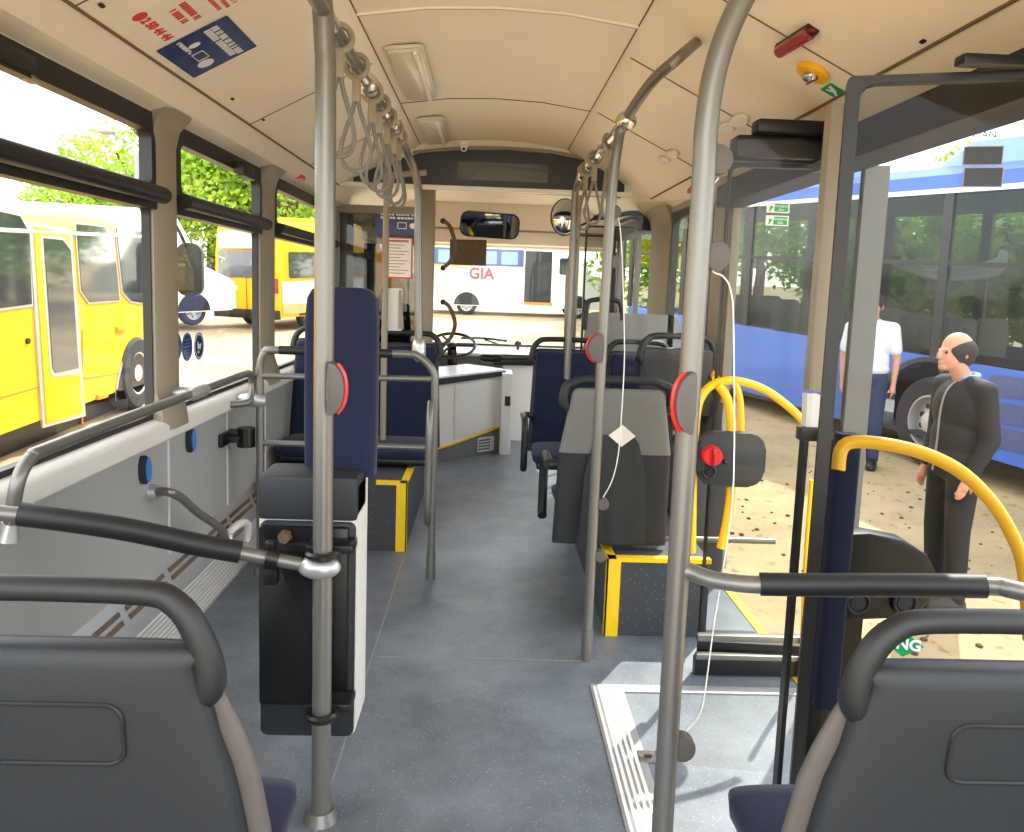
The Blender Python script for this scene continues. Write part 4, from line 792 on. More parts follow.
# left pillar's reflection modelled as a solid post by the near leaf
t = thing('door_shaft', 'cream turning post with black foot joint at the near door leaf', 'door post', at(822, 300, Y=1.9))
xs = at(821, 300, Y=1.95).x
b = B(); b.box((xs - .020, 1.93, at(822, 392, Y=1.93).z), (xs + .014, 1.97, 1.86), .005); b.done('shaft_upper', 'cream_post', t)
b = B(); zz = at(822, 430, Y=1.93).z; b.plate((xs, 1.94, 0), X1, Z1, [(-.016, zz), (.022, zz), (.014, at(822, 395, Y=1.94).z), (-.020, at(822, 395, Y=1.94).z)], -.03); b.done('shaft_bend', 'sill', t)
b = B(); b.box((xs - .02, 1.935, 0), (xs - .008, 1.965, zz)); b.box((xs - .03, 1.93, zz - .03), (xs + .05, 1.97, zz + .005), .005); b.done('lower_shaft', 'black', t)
# navy folded backrest and dark mechanism behind near leaf
t = thing('folded_backrest', 'narrow navy padded backrest standing behind the near door glass', 'backrest', at(832, 600, Y=1.9))
x0, x1 = at(822, 560, Y=1.9).x, at(851, 500, Y=1.9).x; z1 = at(840, 432, Y=1.9).z
b = B(); b.rings([sup((x0 + x1) / 2 + .0, 1.885, (x1 - x0) / 2 * k_, .022, z, .4) for z, k_ in ((.38, .9), (.42, 1), (.8, 1), (z1 - .03, 1), (z1, .85))]); b.done('navy_pad', 'navy', t)
b = B(); b.box((x0 - .0, 1.905, .02), (x1 - .01, 1.935, z1 - .02), .006); b.done('back_plate', 'black', t)
t = thing('door_mechanism', 'black rounded mechanism housing with two round dials behind near door glass', 'mechanism', at(880, 580, Y=1.9))
q = lambda px, py: (at(px, py, Y=1.9).x, at(px, py, Y=1.9).z)
b = B(); b.plate((0, 1.9, 0), X1, Z1, [q(*p_) for p_ in ((826, 534), (870, 534), (905, 540), (928, 555), (938, 575), (934, 598), (920, 612), (890, 618), (826, 622))], -.06, .008); b.done('housing', 'black', t)
for px in (858, 905):
    b = B(); c_ = at(px, 603, Y=1.89); b.ring(c_, Y1, .027, .005); b.cyl(c_ - Y1 * .002, c_ + Y1 * .01, .02); b.done('dial', 'seat_grey', t)
b = B(); b.box((q(845, 600)[0], 1.91, .0), (q(855, 600)[0] + .03, 1.95, q(850, 600)[1])); b.done('support_leg', 'black', t)
# emergency box on yellow pole
t = thing('door_valve_box', 'dark rounded control box with red knob on yellow pole', 'control box', at(727, 460, Y=3.3))
VY = 2.70; q = lambda px, py: (at(px, py, Y=VY).x, at(px, py, Y=VY).z); (xa_, za_), (xb_, zb_) = q(697, 486), q(759, 434)
b = B(); b.plate((0, VY, 0), X1, Z1, rr(xa_, za_, xb_ + .03, zb_, .055, 8), -.045, .012); b.done('case', 'seat_grey', t)
c_ = at(711, 455, Y=VY); kn = B().cyl(c_, c_ - Y1 * .03, .036, .032).done('red_knob', 'red', t)
b = B(); b.box(c_ + V((-.005, -.04, -.03)), c_ + V((.005, -.028, .03)), .002); b.done('knob_grip', 'dark_red', kn)
b = B(); c_ = at(709, 472, Y=VY); b.ring(c_, Y1, .022, .005); b.cyl(c_, c_ - Y1 * .012, .012); b.ball(at(725, 462, Y=VY), .009); b.done('lock', 'black', t)
b = B(); b.tube([at(718, 385, Y=2.755), at(727, 398, Y=2.755), at(731, 420, Y=2.755), at(732, 450, Y=2.755), at(731, 490, Y=2.755), at(727, 520, Y=2.755), at(721, 548, Y=2.755)], .016, smooth=5); b.done('yellow_pole', 'yellow_rail', t)
b = B(); b.tube([at(735, 383, Y=2.755), at(740, 400, Y=2.755), at(741, 432, Y=2.755)], .012, smooth=5); b.tube([at(640, 352, Y=4.3), at(672, 352, Y=4.3), at(700, 362, Y=4.2), at(716, 378, Y=4.0)], .02, smooth=5); b.done('upper_yellow_rail', 'yellow_rail', t)
# yellow short steps marks near bottom of near leaf
# ramp
t = thing('wheelchair_ramp', 'pale framed wheelchair ramp plate set in doorway floor', 'ramp', (.8, 2.1, 0))
RX0, RY1 = .40, 2.70
b = B(); b.box((RX0 + .11, 1.2, 0.0), (1.16, RY1 - .06, .004)); b.done('ramp_plate', 'floor_grey', t)
b = B(); b.frame((0, 0, .0), X1, Y1, [(RX0, 1.15), (1.17, 1.15), (1.17, RY1), (RX0, RY1)], [(RX0 + .115, 1.2), (1.155, 1.2), (1.155, RY1 - .05), (RX0 + .115, RY1 - .05)], .0055); b.done('border', 'alu', t)
b = B()
for k_ in range(5): b.box((RX0 + .008 + k_ * .018, 1.2, .005), (RX0 + .017 + k_ * .018, RY1 - .02, .009))
b.done('ribbed_strip', 'white', t)
b = B(); c_ = at(648, 757, Z=.006); b.plate(c_, X1, Y1, rr(-.03, -.03, .035, .03, .006), .003); b.done('latch_plate', 'chrome', t); b = B(); b.plate(c_ + Z1 * .002, X1, Y1, rr(-.012, -.008, .012, .008, .006), .003); b.done('finger_hole', 'black', t)
# front door leaves
for i, (px0, px1, Y) in enumerate(((585, 652, 6.25),)):
    x0, x1 = at(px0, 250, Y=Y).x, 1.16
    fd, a_, b_, c__ = leaf(3, 'front door glass leaf folded inward behind the right seats', (x0, Y), (x1, Y), 1.90, stile='dark_frame')
    b = B(); b.tube([(x0 + .05, Y - .05, 1.95), (x0 + .2, Y - .08, 1.97), (x1 - .1, Y - .02, 2.0), (x1, Y, 2.0)], .02, smooth=4); b.tube([(x0 + .25, Y - .05, 1.93), (x1 - .1, Y - .07, 1.96), (x1, Y - .03, 1.97)], .014, smooth=4); b.done('turn_arm', 'black', fd)
    b = B(); b.box(((x0 + x1) / 2 - .02, Y - .005, .1), ((x0 + x1) / 2 + .02, Y + .02, 1.88)); b.done('mid_stile', 'dark_frame', fd)
fd, *_ = leaf(4, 'front door second glass leaf folded at the far jamb', (.72, 7.35), (1.2, 7.32), 1.9)

# =====================================================================
# OUTSIDE
# =====================================================================
GZ = lambda y: -.72 + .043 * y
TILT = math.atan(.043)
b = B(); 
for i in range(1): 
    vs = [b.bm.verts.new(p_) for p_ in ((-150, -40, GZ(-40)), (150, -40, GZ(-40)), (150, 70, GZ(70)), (-150, 70, GZ(70)), (150, 300, GZ(70) + 1), (-150, 300, GZ(70) + 1))]
    b.bm.faces.new(vs[:4]); b.bm.faces.new((vs[3], vs[2], vs[4], vs[5]))
g = b.done('ground', 'dirt'); struct(g, 'bright dusty yard outside')
# pebbles: scattered stones
b = B()
for k_ in range(260):
    y = random.uniform(2.2, 8); x = random.uniform(1.6, 4.6); r = random.uniform(.006, .022); b.ball((x, y, GZ(y) + r * .3), r, (1, random.uniform(.7, 1.3), .6), 6)
tag(b.done('gravel', 'bark'), 'loose dark gravel scattered on the dusty yard beyond the door', 'gravel', kind='stuff')
def wheel(par, c_, R, w, axis, rim=.58, hubc='alu', holes=8):
    ax = V(axis).normalized(); up = Z1; fw = ax.cross(up)
    prof_ = [(R * rim, w * .5), (R * .9, w * .5), (R * .98, w * .38), (R, w * .2), (R, -w * .2), (R * .98, -w * .38), (R * .9, -w * .5), (R * rim, -w * .5)]
    n = 40; b = B(); b.rings([[V(c_) + ax * h_ + (up * math.cos(2 * math.pi * k / n) + fw * math.sin(2 * math.pi * k / n)) * r_ for r_, h_ in prof_] for k in range(n)], closed=True); t_ = b.done('wheel', 'tyre', par)
    prof_ = [(R * rim, w * .46), (R * rim * .93, w * .46), (R * rim * .86, w * .1), (R * rim * .45, w * .12), (R * rim * .38, w * .45), (R * .02, w * .48), (R * .02, -w * .4), (R * rim, -w * .4)]
    b = B(); b.rings([[V(c_) + ax * h_ + (up * math.cos(2 * math.pi * k / n) + fw * math.sin(2 * math.pi * k / n)) * r_ for r_, h_ in prof_] for k in range(n)], closed=True); b.done('rim', hubc, t_)
    if holes:
        b = B()
        for k in range(holes):
            a_ = 2 * math.pi * k / holes; p_ = V(c_) + (up * math.cos(a_) + fw * math.sin(a_)) * R * rim * .66 + ax * w * .115; b.cyl(p_, p_ + ax * .012, R * .06, n=12)
        b.done('rim_hole', 'black', t_)
    return t_
def placed(t, loc, rz, tilt=True):
    t.location = loc; t.rotation_euler = (TILT if tilt else 0, 0, rz)
# ----- yellow bus on the left (side plane X=-4.4) -----
XS = -4.4
t = thing('yellow_bus', 'large yellow bus parked alongside the left windows', 'bus', (-5.5, 6, GZ(6)))
S = lambda px, py, dx=0: at(px, py, X=XS + dx)
def sp(pts, m, nm, th=.02, par=None, dx=0.0, bev=0):       # polygon in the side plane, from measured corners
    P = [S(*p_) for p_ in pts]; b = B(); b.plate((XS + dx, 0, 0), Y1, Z1, [(p_.y, p_.z) for p_ in P], th, bev); return b.done(nm, m, par or t)
zr = lambda y: 2.02 + .043 * (y - 10); zf = lambda y: GZ(y) + .32
ya, yb = 1.2, 10.9
b = B(); R = []
for (x_, dz, yin) in ((XS, -.12, 0), (XS - .10, .0, .0), (XS - .5, .10, .0), (XS - 1.15, .13, 0), (XS - 1.8, .10, 0), (XS - 2.2, .0, 0), (XS - 2.3, -.12, 0)):
    R.append((x_, dz))
for yy, kz in ((ya, 0), (yb - .5, 0), (yb - .1, -.25), (yb, -.5)):
    pass
def bring(y, dz): return [(x_, y, zr(y) + d_ + dz) for x_, d_ in R] + [(XS - 2.3, y, zf(y)), (XS, y, zf(y))]
b.rings([bring(ya, 0), bring(9.6, 0), bring(10.35, -.08), bring(10.75, -.7), bring(10.95, -1.1)]); b.done('body', 'bus_yellow', t, ang=30)
b = B(); b.tube([(XS + .012, ya, zr(ya) - .14), (XS + .012, 10.3, zr(10.3) - .16)], .022, n=8); b.done('gutter', 'white_paint', t)
for (pts, th) in (([(-40, 203), (0, 212), (18, 216), (27, 232), (30, 304), (0, 308), (-40, 311)], 0), ([(75, 224), (103, 227), (112, 236), (118, 300), (88, 302), (80, 290)], 0), ([(115, 228), (142, 232), (148, 245), (155, 305), (130, 301), (122, 292)], 0)):
    P = [S(*p_) for p_ in pts]; c_ = sum(P, V()) / len(P); out = [((p_.y - c_.y) * 1.07 + c_.y, (p_.z - c_.z) * 1.05 + c_.z) for p_ in P]
    b = B(); b.plate((XS + .002, 0, 0), Y1, Z1, out, .012); f = b.done('window', 'alu', t); b = B(); b.plate((XS + .012, 0, 0), Y1, Z1, [(p_.y, p_.z) for p_ in P], .008); b.done('pane', 'veh_glass', f)
P = [(27, 222), (70, 230), (84, 416), (41, 428)]; d = sp(P, 'alu', 'door', .02); sp([(31, 226), (67, 233), (80, 413), (44, 424)], 'bus_yellow', 'door_panel', .03, d, bev=.004)
sp([(38, 235), (60, 237), (69, 248), (78, 370), (76, 374), (50, 377), (47, 372), (37, 240)], 'alu', 'door_window', .034, d); sp([(40, 238), (59, 240), (67, 250), (75, 368), (52, 373), (49, 368)], 'veh_glass', 'door_pane', .040, d)
b = B(); c_ = S(137, 385); R_ = .46
A = np.linspace(0, math.pi, 17); b.plate((XS + .004, 0, 0), Y1, Z1, [(c_.y + math.cos(a_) * .60, c_.z - .12 + math.sin(a_) * .62) for a_ in A] + [(c_.y - .60, zf(c_.y)), (c_.y + .60, zf(c_.y))], .010); b.done('wheel_arch', 'alu', t)
b = B(); b.plate((XS + .010, 0, 0), Y1, Z1, [(c_.y + math.cos(a_) * .56, c_.z - .12 + math.sin(a_) * .58) for a_ in A] + [(c_.y - .56, zf(c_.y) - .02), (c_.y + .56, zf(c_.y) - .02)], .010); b.done('arch_recess', 'black', t)
wheel(t, (XS - .10, c_.y, GZ(c_.y) + R_), R_, .28, (1, 0, 0), hubc='white_paint')
wheel(t, (XS - .10, 3.6, GZ(3.6) + R_), R_, .28, (1, 0, 0), hubc='white_paint')
for (px, py) in ((120, 329), (101, 396)):
    p_ = S(px, py); b = B(); b.box((XS, p_.y - .12, p_.z - .03), (XS + .03, p_.y + .12, p_.z + .03), .008); b.done('side_marker', 'orange', t)
b = B(); p_ = S(27, 341); b.plate((XS, 0, 0), Y1, Z1, ell(p_.y, p_.z, .03, .03, 12), .02); b.done('fuel_lock', 'dark_frame', t)
b = B(); 
for (q0, q1) in (((82, 330), (82, 424)), ((84, 378), (160, 366)), ((0, 397), (38, 386))):
    b.cyl(S(*q0) + X1 * .004, S(*q1) + X1 * .004, .008, n=6)
b.done('panel_seam', 'orange', t)
b = B(); p_ = at(186, 268, X=XS + .25); b.tube([(XS - .02, p_.y - .5, p_.z + .5), (XS + .15, p_.y - .2, p_.z + .6), (XS + .25, p_.y, p_.z + .3)], .025, smooth=4, n=8); b.plate((XS + .12, p_.y, p_.z - .38), X1, Z1, rr(0, 0, .34, .72, .12), -.1, .02); b.done('wing_mirror', 'dark_frame', t)
# bus underside shade box
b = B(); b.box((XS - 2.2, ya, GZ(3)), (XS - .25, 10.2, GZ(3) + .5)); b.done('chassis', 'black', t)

# ----- generic van: rear at y=0, heading +y, width along x -----
def van(name, label, cat, L, Wd, H, col, loc, rz, hood=True, side_win=(), rear=True, extra=None):
    t = thing(name, label, cat, (0, 0, 0)); w2 = Wd / 2; zf_ = .32
    prof_ = [(0.0, zf_), (-.02, H * .45), (.03, H * .75), (.12, H - .08), (.25, H), (L - 1.9, H), (L - 1.55, H - .1), (L - .95, H * .55), (L - .2, H * .42), (L, H * .36), (L + .02, zf_)] if hood else [(0, zf_), (0, H * .5), (.04, H - .15), (.2, H), (L - .4, H), (L - .1, H * .8), (L, H * .4), (L, zf_)]
    R = []
    for x_, k_ in ((-w2, .0), (-w2 * .97, .05), (-w2 * .80, .10), (w2 * .80, .10), (w2 * .97, .05), (w2, .0)):
        R.append([(x_, y_, z_ + (k_ if z_ > H * .7 else 0)) for y_, z_ in prof_])
    b = B(); b.rings(R); b.done('body', col, t, ang=35)
    for sx in (-1, 1):
        for (y0, z0, y1, z1) in side_win:
            b = B(); b.plate((sx * (w2 + .004), 0, 0), Y1, Z1, rr(y0, z0, y1, z1, .06), .012 * sx); b.done('window', 'veh_glass', t)
        for y_ in (L * .2, L * .78): wheel(t, (sx * (w2 - .12), y_, .34), .34, .2, (sx, 0, 0), rim=.62, holes=6, hubc='alu'); b = B(); A = np.linspace(0, math.pi, 13); b.plate((sx * (w2 + .003), 0, 0), Y1, Z1, [(y_ + math.cos(a_) * .43, .34 + math.sin(a_) * .43) for a_ in A], .004 * sx); b.done('arch_recess', 'black', t)
    if rear:
        b = B(); b.plate((0, -.02, 0), X1, Z1, rr(-w2 * .86, H * .5, w2 * .86, H * .76, .06), .02); b.done('rear_window', 'veh_glass', t)
        b = B(); b.box((-w2, -.12, zf_ - .04), (w2, .04, zf_ + .18), .02); b.done('bumper', 'dark_frame', t)
        for sx in (-1, 1): b = B(); b.box((sx * w2 * .99, -.04, H * .36), (sx * w2 * .88, .03, H * .5), .01); b.done('tail_lamp', 'dark_red', t)
        b = B(); b.cyl((0, -.025, .5), (0, -.025, H - .1), .008, n=6); b.done('door_seam', 'dark_frame', t)
    if extra: extra(t, L, w2, H)
    placed(t, loc, rz); return t
def yv(t, L, w2, H):
    b = B(); b.plate((0, -.01, 0), X1, Z1, rr(-w2 * .84, H * .78, w2 * .84, H * .95, .03), .03); b.done('roof_advert', 'ad_mix', t, 'pink and grey printed advert above rear window')
    b = B(); b.plate((-w2 * .55, -.024, H * .40), X1, Z1, rr(-.26, -.06, .26, .06, .01), .01); pl = b.done('number_plate', 'print_white', t); text('BMZ-050', .09, (-w2 * .55, -.037, H * .40), X1, Z1, 'black', pl, th=.001)
    b = B(); b.plate((w2 * .75, -.024, H * .36), X1, Z1, rr(-.16, -.14, .16, .14, .02), .01); b.done('small_notice', 'ad_mix', t)
    b = B(); b.plate((w2 + .006, 0, 0), Y1, Z1, [(.1, .52), (L - 1.6, .52), (L - 1.6, H * .47), (.1, H * .47)], .012); b.done('side_advert', 'ad_pale', t, 'pale blue and white printed side advert')
    b = B(); b.plate((w2 + .007, 0, 0), Y1, Z1, [(.1, .40), (1.3, .40), (1.9, .62), (.1, .66)], .013); b.done('advert_base', 'ad_orange', t)
    b = B(); b.plate((w2 + .010, 0, 0), Y1, Z1, rr(1.35, .68, 1.95, 1.12, .12), .014); lg = b.done('purple_badge', 'purple', t); b = B(); b.plate((w2 + .016, 0, 0), Y1, Z1, rr(1.45, .80, 1.85, 1.04, .06), .014); b.done('badge_centre', 'ad_pale', lg)
    b = B(); b.box((-w2 * .7, .9, H), (w2 * .7, L - 2.4, H + .22), .06); b.done('roof_hatch', 'bus_yellow', t)
pr = at(222, 316, Y=20); 
van('yellow_minibus', 'yellow minibus seen from behind with adverts, between white van and trees', 'minibus', 5.6, 2.05, 2.55, 'bus_yellow', (-6.0, 20.2, GZ(20.2)), math.radians(-27), side_win=((.35, 1.28, 2.2, 1.92), (2.35, 1.28, 3.7, 1.92)), extra=yv)
def wv(t, L, w2, H):
    for sx in (-1, 1): b = B(); b.plate((sx * (w2 + .15), L - 1.35, 1.15), X1 * sx, Z1, rr(-.09, 0, .09, .34, .05), .08 * sx, .01); b.cyl((sx * w2, L - 1.3, 1.25), (sx * (w2 + .1), L - 1.32, 1.3), .02); b.done('wing_mirror', 'dark_frame', t)
van('white_van', 'white van partly hidden behind the left pillar and yellow minibus', 'van', 5.6, 1.95, 2.6, 'white_paint', (-10.5, 16.6, GZ(18)), math.radians(-38), side_win=((.5, 1.45, 2.0, 2.05), (2.15, 1.45, 3.4, 2.05)), extra=wv)
def gia(t, L, w2, H):
    sx = 1
    text('GIA', .5, (w2 + .02, 1.75, 1.38), Y1, Z1, 'red', t, th=.01, bold=.015)
    b = B(); b.plate((w2 + .005, 0, 0), Y1, Z1, [(.0, 1.60), (1.5, 1.62), (1.2, 1.80), (.0, 1.9)], .008); b.done('yellow_flash', 'yellow', t)
    b = B(); b.plate((w2 + .006, 0, 0), Y1, Z1, rr(.15, 1.66, 3.15, 2.22, .05), .02); b.done('window_band', 'bus_blue_dark', t)
    b = B()
    for y0, y1 in ((.3, .9), (1.55, 2.25), (2.4, 2.95)): b.plate((w2 + .016, 0, 0), Y1, Z1, rr(y0, 1.72, y1, 2.14, .05), .016)
    b.done('band_pane', 'bus_blue_pale', t)
    b = B(); b.plate((w2 + .006, 0, 0), Y1, Z1, rr(3.2, .5, 4.1, 2.2, .03), .012); do = b.done('open_side_door', 'black', t)
    b = B(); b.box((w2 + .005, 3.2, .42), (w2 + .06, 4.15, .5)); b.done('door_step', 'orange', do)
    b = B(); b.plate((w2 + .02, 0, 0), Y1, Z1, rr(3.45, .85, 3.95, 1.7, .08), .012); b.done('seat_seen_inside', 'seat_grey', do)
    b = B(); b.plate((w2 + .006, 0, 0), Y1, Z1, rr(4.35, 1.45, 4.95, 2.0, .08), .012); b.done('cab_window', 'veh_glass', t)
van('white_van', 'white van lettered GIA in red beyond the windscreen', 'van', 6.4, 2.0, 2.65, 'white_paint', (-2.05, 28, GZ(27)), math.radians(-90), side_win=(), extra=gia).rotation_euler = (0, 0, math.radians(-90))
# red plinth: ---- blue bus on the right ----
XB = 4.95; BL0, BL1 = 3.6, 15.4
t = thing('blue_bus', 'long blue city bus parked beyond the middle doorway', 'bus', (6.2, 10, GZ(10)))
BA = math.radians(17); BP = V((XB, 7.4, 0)); BR = Matrix.Rotation(BA, 3, 'Z')
def S(px, py, dx=0):
    n_ = BR @ V((-1, 0, 0)); w_ = onp(px, py, BP - n_ * dx, n_); return BR.inverted() @ (w_ - BP) + BP
zw0 = lambda y: .86 + .043 * (y - 9); top_ = lambda y: 2.55 + .043 * (y - 9); rf = lambda y: 2.84 + .043 * (y - 9); zs = lambda y: GZ(y) + .28
def side(y0, y1, f0, f1, m, nm, x=XB, th=-.03, par=None):
    b = B(); b.plate((x, 0, 0), Y1, Z1, [(y0, f0(y0)), (y1, f0(y1)), (y1, f1(y1)), (y0, f1(y0))], abs(th)); return b.done(nm, m, par or t)
WH = S(925, 424); 
# lower body with wheel arch notch
A = np.linspace(math.pi, 0, 15)
def arch(cy): return [(cy + math.cos(a_) * .66, GZ(cy) + .50 + math.sin(a_) * .64) for a_ in A]
bt = [(BL0, zs(BL0))] + [(WH.y - .66, zs(WH.y))] + arch(WH.y) + [(WH.y + .66, zs(WH.y))] + [(BL1, zs(BL1)), (BL1, zw0(BL1)), (BL0, zw0(BL0))]
b = B(); b.plate((XB, 0, 0), Y1, Z1, bt, .05); b.plate((XB + 2.45, 0, 0), Y1, Z1, [(BL0, zs(BL0)), (BL1, zs(BL1)), (BL1, zw0(BL1)), (BL0, zw0(BL0))], .05)
b.box((XB, BL1 - .05, zs(BL1)), (XB + 2.5, BL1, zw0(BL1))); b.done('lower_body', 'bus_blue', t, ang=30)
b = B(); b.plate((XB - .004, 0, 0), Y1, Z1, list(reversed(arch(WH.y))) + [(p_[0] * 1 + (p_[0] - WH.y) * .08, p_[1] + (.05 if abs(p_[0] - WH.y) < .6 else 0)) for p_ in arch(WH.y)], .05); b.done('arch_trim', 'seat_grey', t)
b = B(); b.box((XB + .45, WH.y - .9, GZ(9) + .2), (XB + .5, WH.y + .9, GZ(9) + 1.2)); b.box((XB + .05, BL0, zs(6) + .1), (XB + 2.4, BL0 + .05, zw0(5))); b.done('wheel_well', 'black', t)
wheel(t, (XB + .18, WH.y, GZ(WH.y) + .49), .49, .28, (-1, 0, 0), rim=.60, holes=10)
wheel(t, (XB + .18, 13.6, GZ(13.6) + .49), .49, .28, (-1, 0, 0), rim=.60, holes=10)
b = B(); b.rings([[(XB, y, top_(y)), (XB - .0, y, rf(y) - .10), (XB + .12, y, rf(y)), (XB + 1.2, y, rf(y) + .08), (XB + 2.38, y, rf(y)), (XB + 2.5, y, rf(y) - .1), (XB + 2.5, y, top_(y))] for y in (BL0, BL1)]); b.done('roof', 'bus_blue', t, ang=30)
b = B(); 
for y0, y1 in ((5.6, 8.6), (9.6, 14.2)):
    R = []
    for y, k_ in ((y0, 0), (y0 + .5, .30), (y1 - .4, .32), (y1, 0)): R.append([(XB + .10, y, rf(y) - .02), (XB + .14, y, rf(y) + k_ * .7), (XB + .4, y, rf(y) + k_ + .02), (XB + 2.0, y, rf(y) + k_ + .02), (XB + 2.3, y, rf(y) - .02)])
    b.rings(R)
b.done('roof_pod', 'bus_blue_pale', t, ang=35)
b = B(); b.plate((XB - .012, 0, 0), Y1, Z1, [(BL0, top_(BL0)), (BL1, top_(BL1)), (BL1, top_(BL1) + .05), (BL0, top_(BL0) + .05)], .03); b.done('roof_line', 'white_paint', t)
ys = [BL0, 5.1, 6.7, 8.3, 10.0, 11.7, 13.5, BL1]
for i in range(7):
    y0, y1 = ys[i] + .04, ys[i + 1] - .04
    p_ = side(y0, y1, lambda y: zw0(y) + .02, lambda y: top_(y) - .02, 'bus_window', 'window', x=XB + .01, th=.012)
    b = B(); b.plate((XB + .005, 0, 0), Y1, Z1, [(y0, zw0(y0) + .95), (y1, zw0(y1) + .95), (y1, zw0(y1) + 1.0), (y0, zw0(y0) + 1.0)], .03); b.plate((XB + .0, 0, 0), Y1, Z1, [(y1 - .02, zw0(y1)), (y1 + .10, zw0(y1)), (y1 + .10, top_(y1)), (y1 - .02, top_(y1))], .05); b.done('window_bar', 'black', p_)
    b = B(); b.plate((XB + 2.46, 0, 0), Y1, Z1, [(y1 - .05, zw0(y1)), (y1 + .10, zw0(y1)), (y1 + .10, top_(y1)), (y1 - .05, top_(y1))], .05); b.done('far_post', 'black', t)
for y in (8.3, 8.9, 9.8, 10.4, 11.2, 12.2):      # seats inside, pale backs
    b = B()
    for x_ in (XB + .35, XB + .8): b.plate((x_ - .2, y, 0), X1, Z1, rr(0, zw0(y) - .2, .4, zw0(y) + .42, .08), -.08, .01)
    b.done('seat_inside', 'seat_light', t)
b = B(); b.box((XB + .05, BL0, zw0(9) - .9), (XB + 2.45, BL1, zw0(9) - .85)); b.done('floor_inside', 'seat_grey', t)
b = B()      # white curtain swag across a window
P0, P1, P2, P3, P4 = [S(*q_, .14) for q_ in ((894, 263), (930, 266), (960, 268), (995, 262), (1003, 250))]
for k_, o_ in enumerate((0, -.05, -.10)): b.tube([p_ + V((.02 * k_, 0, o_ * (1 if i_ % 4 else .3))) for i_, p_ in enumerate((P0, P1, P2, P3, P4))], .03, smooth=4, n=8)
b.done('white_curtain', 'shirt_white', t)
b = B()      # oval vents low on body at the right
for (px, py) in ((1016, 388), (1014, 415), (1012, 440)):
    c_ = S(px, py); b.plate((XB - .012, 0, 0), Y1, Z1, rr(c_.y - .3, c_.z - .10, c_.y + .3, c_.z + .10, .09), .02)
b.done('vent_panel', 'bus_blue_dark', t)

t.location = BP + BR @ (t.location - BP); t.rotation_euler = (0, 0, BA)
# ----- street lamp -----
Yl = 26; p0, p1, p2, p3 = [at(*q_, Y=Yl) for q_ in ((137, 180), (136, 150), (127, 141), (112, 134))]
t = thing('street_lamp', 'thin grey street lamp with curved arm above the yellow bus', 'street lamp', (p0.x, Yl, GZ(Yl)))
b = B(); b.tube([(p0.x, Yl, GZ(Yl)), p0, p1, p2, p3], [.09, .07, .05, .04, .04], smooth=5, n=10); b.done('lamp_post', 'steel_lamp', t)
b = B(); b.ball(p3 + V((-.15, 0, .06)), .28, (1, .5, .35)); b.done('lamp_head', 'steel_lamp', t)
# ----- trees -----
def tree(name, label, x, y, h, r, m='leaf', group='trees around the yard', n=1500, seed=1, ls=.17):
    rnd = random.Random(seed); t = thing(name, label, 'tree', (x, y, GZ(min(y, 70))), group); z0 = GZ(min(y, 70))
    b = B(); b.tube([(x, y, z0 - .2), (x + .1, y, z0 + h * .3), (x - .1, y, z0 + h * .6)], [r * .09, r * .07, r * .04], n=8)
    for k in range(5): a_ = rnd.uniform(0, 6.28); b.cyl((x, y, z0 + h * (.3 + .06 * k)), (x + math.cos(a_) * r * .6, y + math.sin(a_) * r * .6, z0 + h * (.55 + .08 * k)), r * .035, r * .015, n=6)
    b.done('trunk', 'bark', t)
    bl = [(x + rnd.uniform(-.6, .6) * r, y + rnd.uniform(-.6, .6) * r, z0 + h * rnd.uniform(.32, .86), r * rnd.uniform(.35, .55)) for _ in range(12)]
    vs, fs = [], []
    for k in range(n):
        cx_, cy_, cz_, rr_ = bl[k % 12]; d_ = V((rnd.gauss(0, 1), rnd.gauss(0, 1), rnd.gauss(0, 1))).normalized(); p_ = V((cx_, cy_, cz_)) + d_ * rr_ * rnd.uniform(.7, 1.05)
        a_ = V((rnd.gauss(0, 1), rnd.gauss(0, 1), rnd.gauss(0, .6))).normalized(); c_ = a_.cross(d_ + V((.01, 0, 0))).normalized(); s_ = ls * rnd.uniform(.6, 1.3); i = len(vs)
        vs += [p_ - a_ * s_, p_ + c_ * s_ * .5, p_ + a_ * s_, p_ - c_ * s_ * .5]; fs.append((i, i + 1, i + 2, i + 3))
    me = bpy.data.meshes.new('foliage'); me.from_pydata(vs, [], fs); me.materials.append(MT[m]); o = bpy.data.objects.new('foliage', me); COL.objects.link(o); o.parent = t; o.matrix_parent_inverse = INV[t.name]
TR = [(180, 40, 9.0, 4.2, 'left of the second window, near the pillar'), (212, 42, 10.0, 4.2, 'in second left window, above the white van'), (245, 40, 9.4, 4.0, 'in second left window, above the yellow minibus'), (290, 38, 9.4, 4.0, 'in third left window, above the minibus roof'), (330, 44, 11, 4.6, 'behind the left grey pole'), (140, 46, 7.6, 4.0, 'beside the street lamp'), (55, 60, 6.8, 4.5, 'low, above the yellow bus roof')]
for i, (px, Y, h, r, lb) in enumerate(TR):
    p_ = at(px, 250, Y=Y); tree('leafy_tree', 'bright green tree %s' % lb, p_.x, Y, h, r, 'leaf', seed=i, n=5200)
TR2 = [(655, 24, 5.6, 2.6, 'seen through the front door glass'), (700, 26, 5.2, 2.6, 'seen through right window'), (760, 34, 5.5, 3, 'behind the far end of blue bus'), (850, 22, 4.6, 2.6, 'behind middle of the blue bus'), (940, 20, 5.0, 2.0, 'above the blue bus roof, left of black stickers'), (1040, 18, 5.6, 2.0, 'at right edge above the blue bus roof')]
for i, (px, Y, h, r, lb) in enumerate(TR2):
    p_ = at(px, 250, Y=Y); tree('leafy_tree', 'green tree %s' % lb, p_.x, Y, h, r, 'leaf_dark' if i in (2, 3) else 'leaf', seed=20 + i, n=4200, ls=.13)
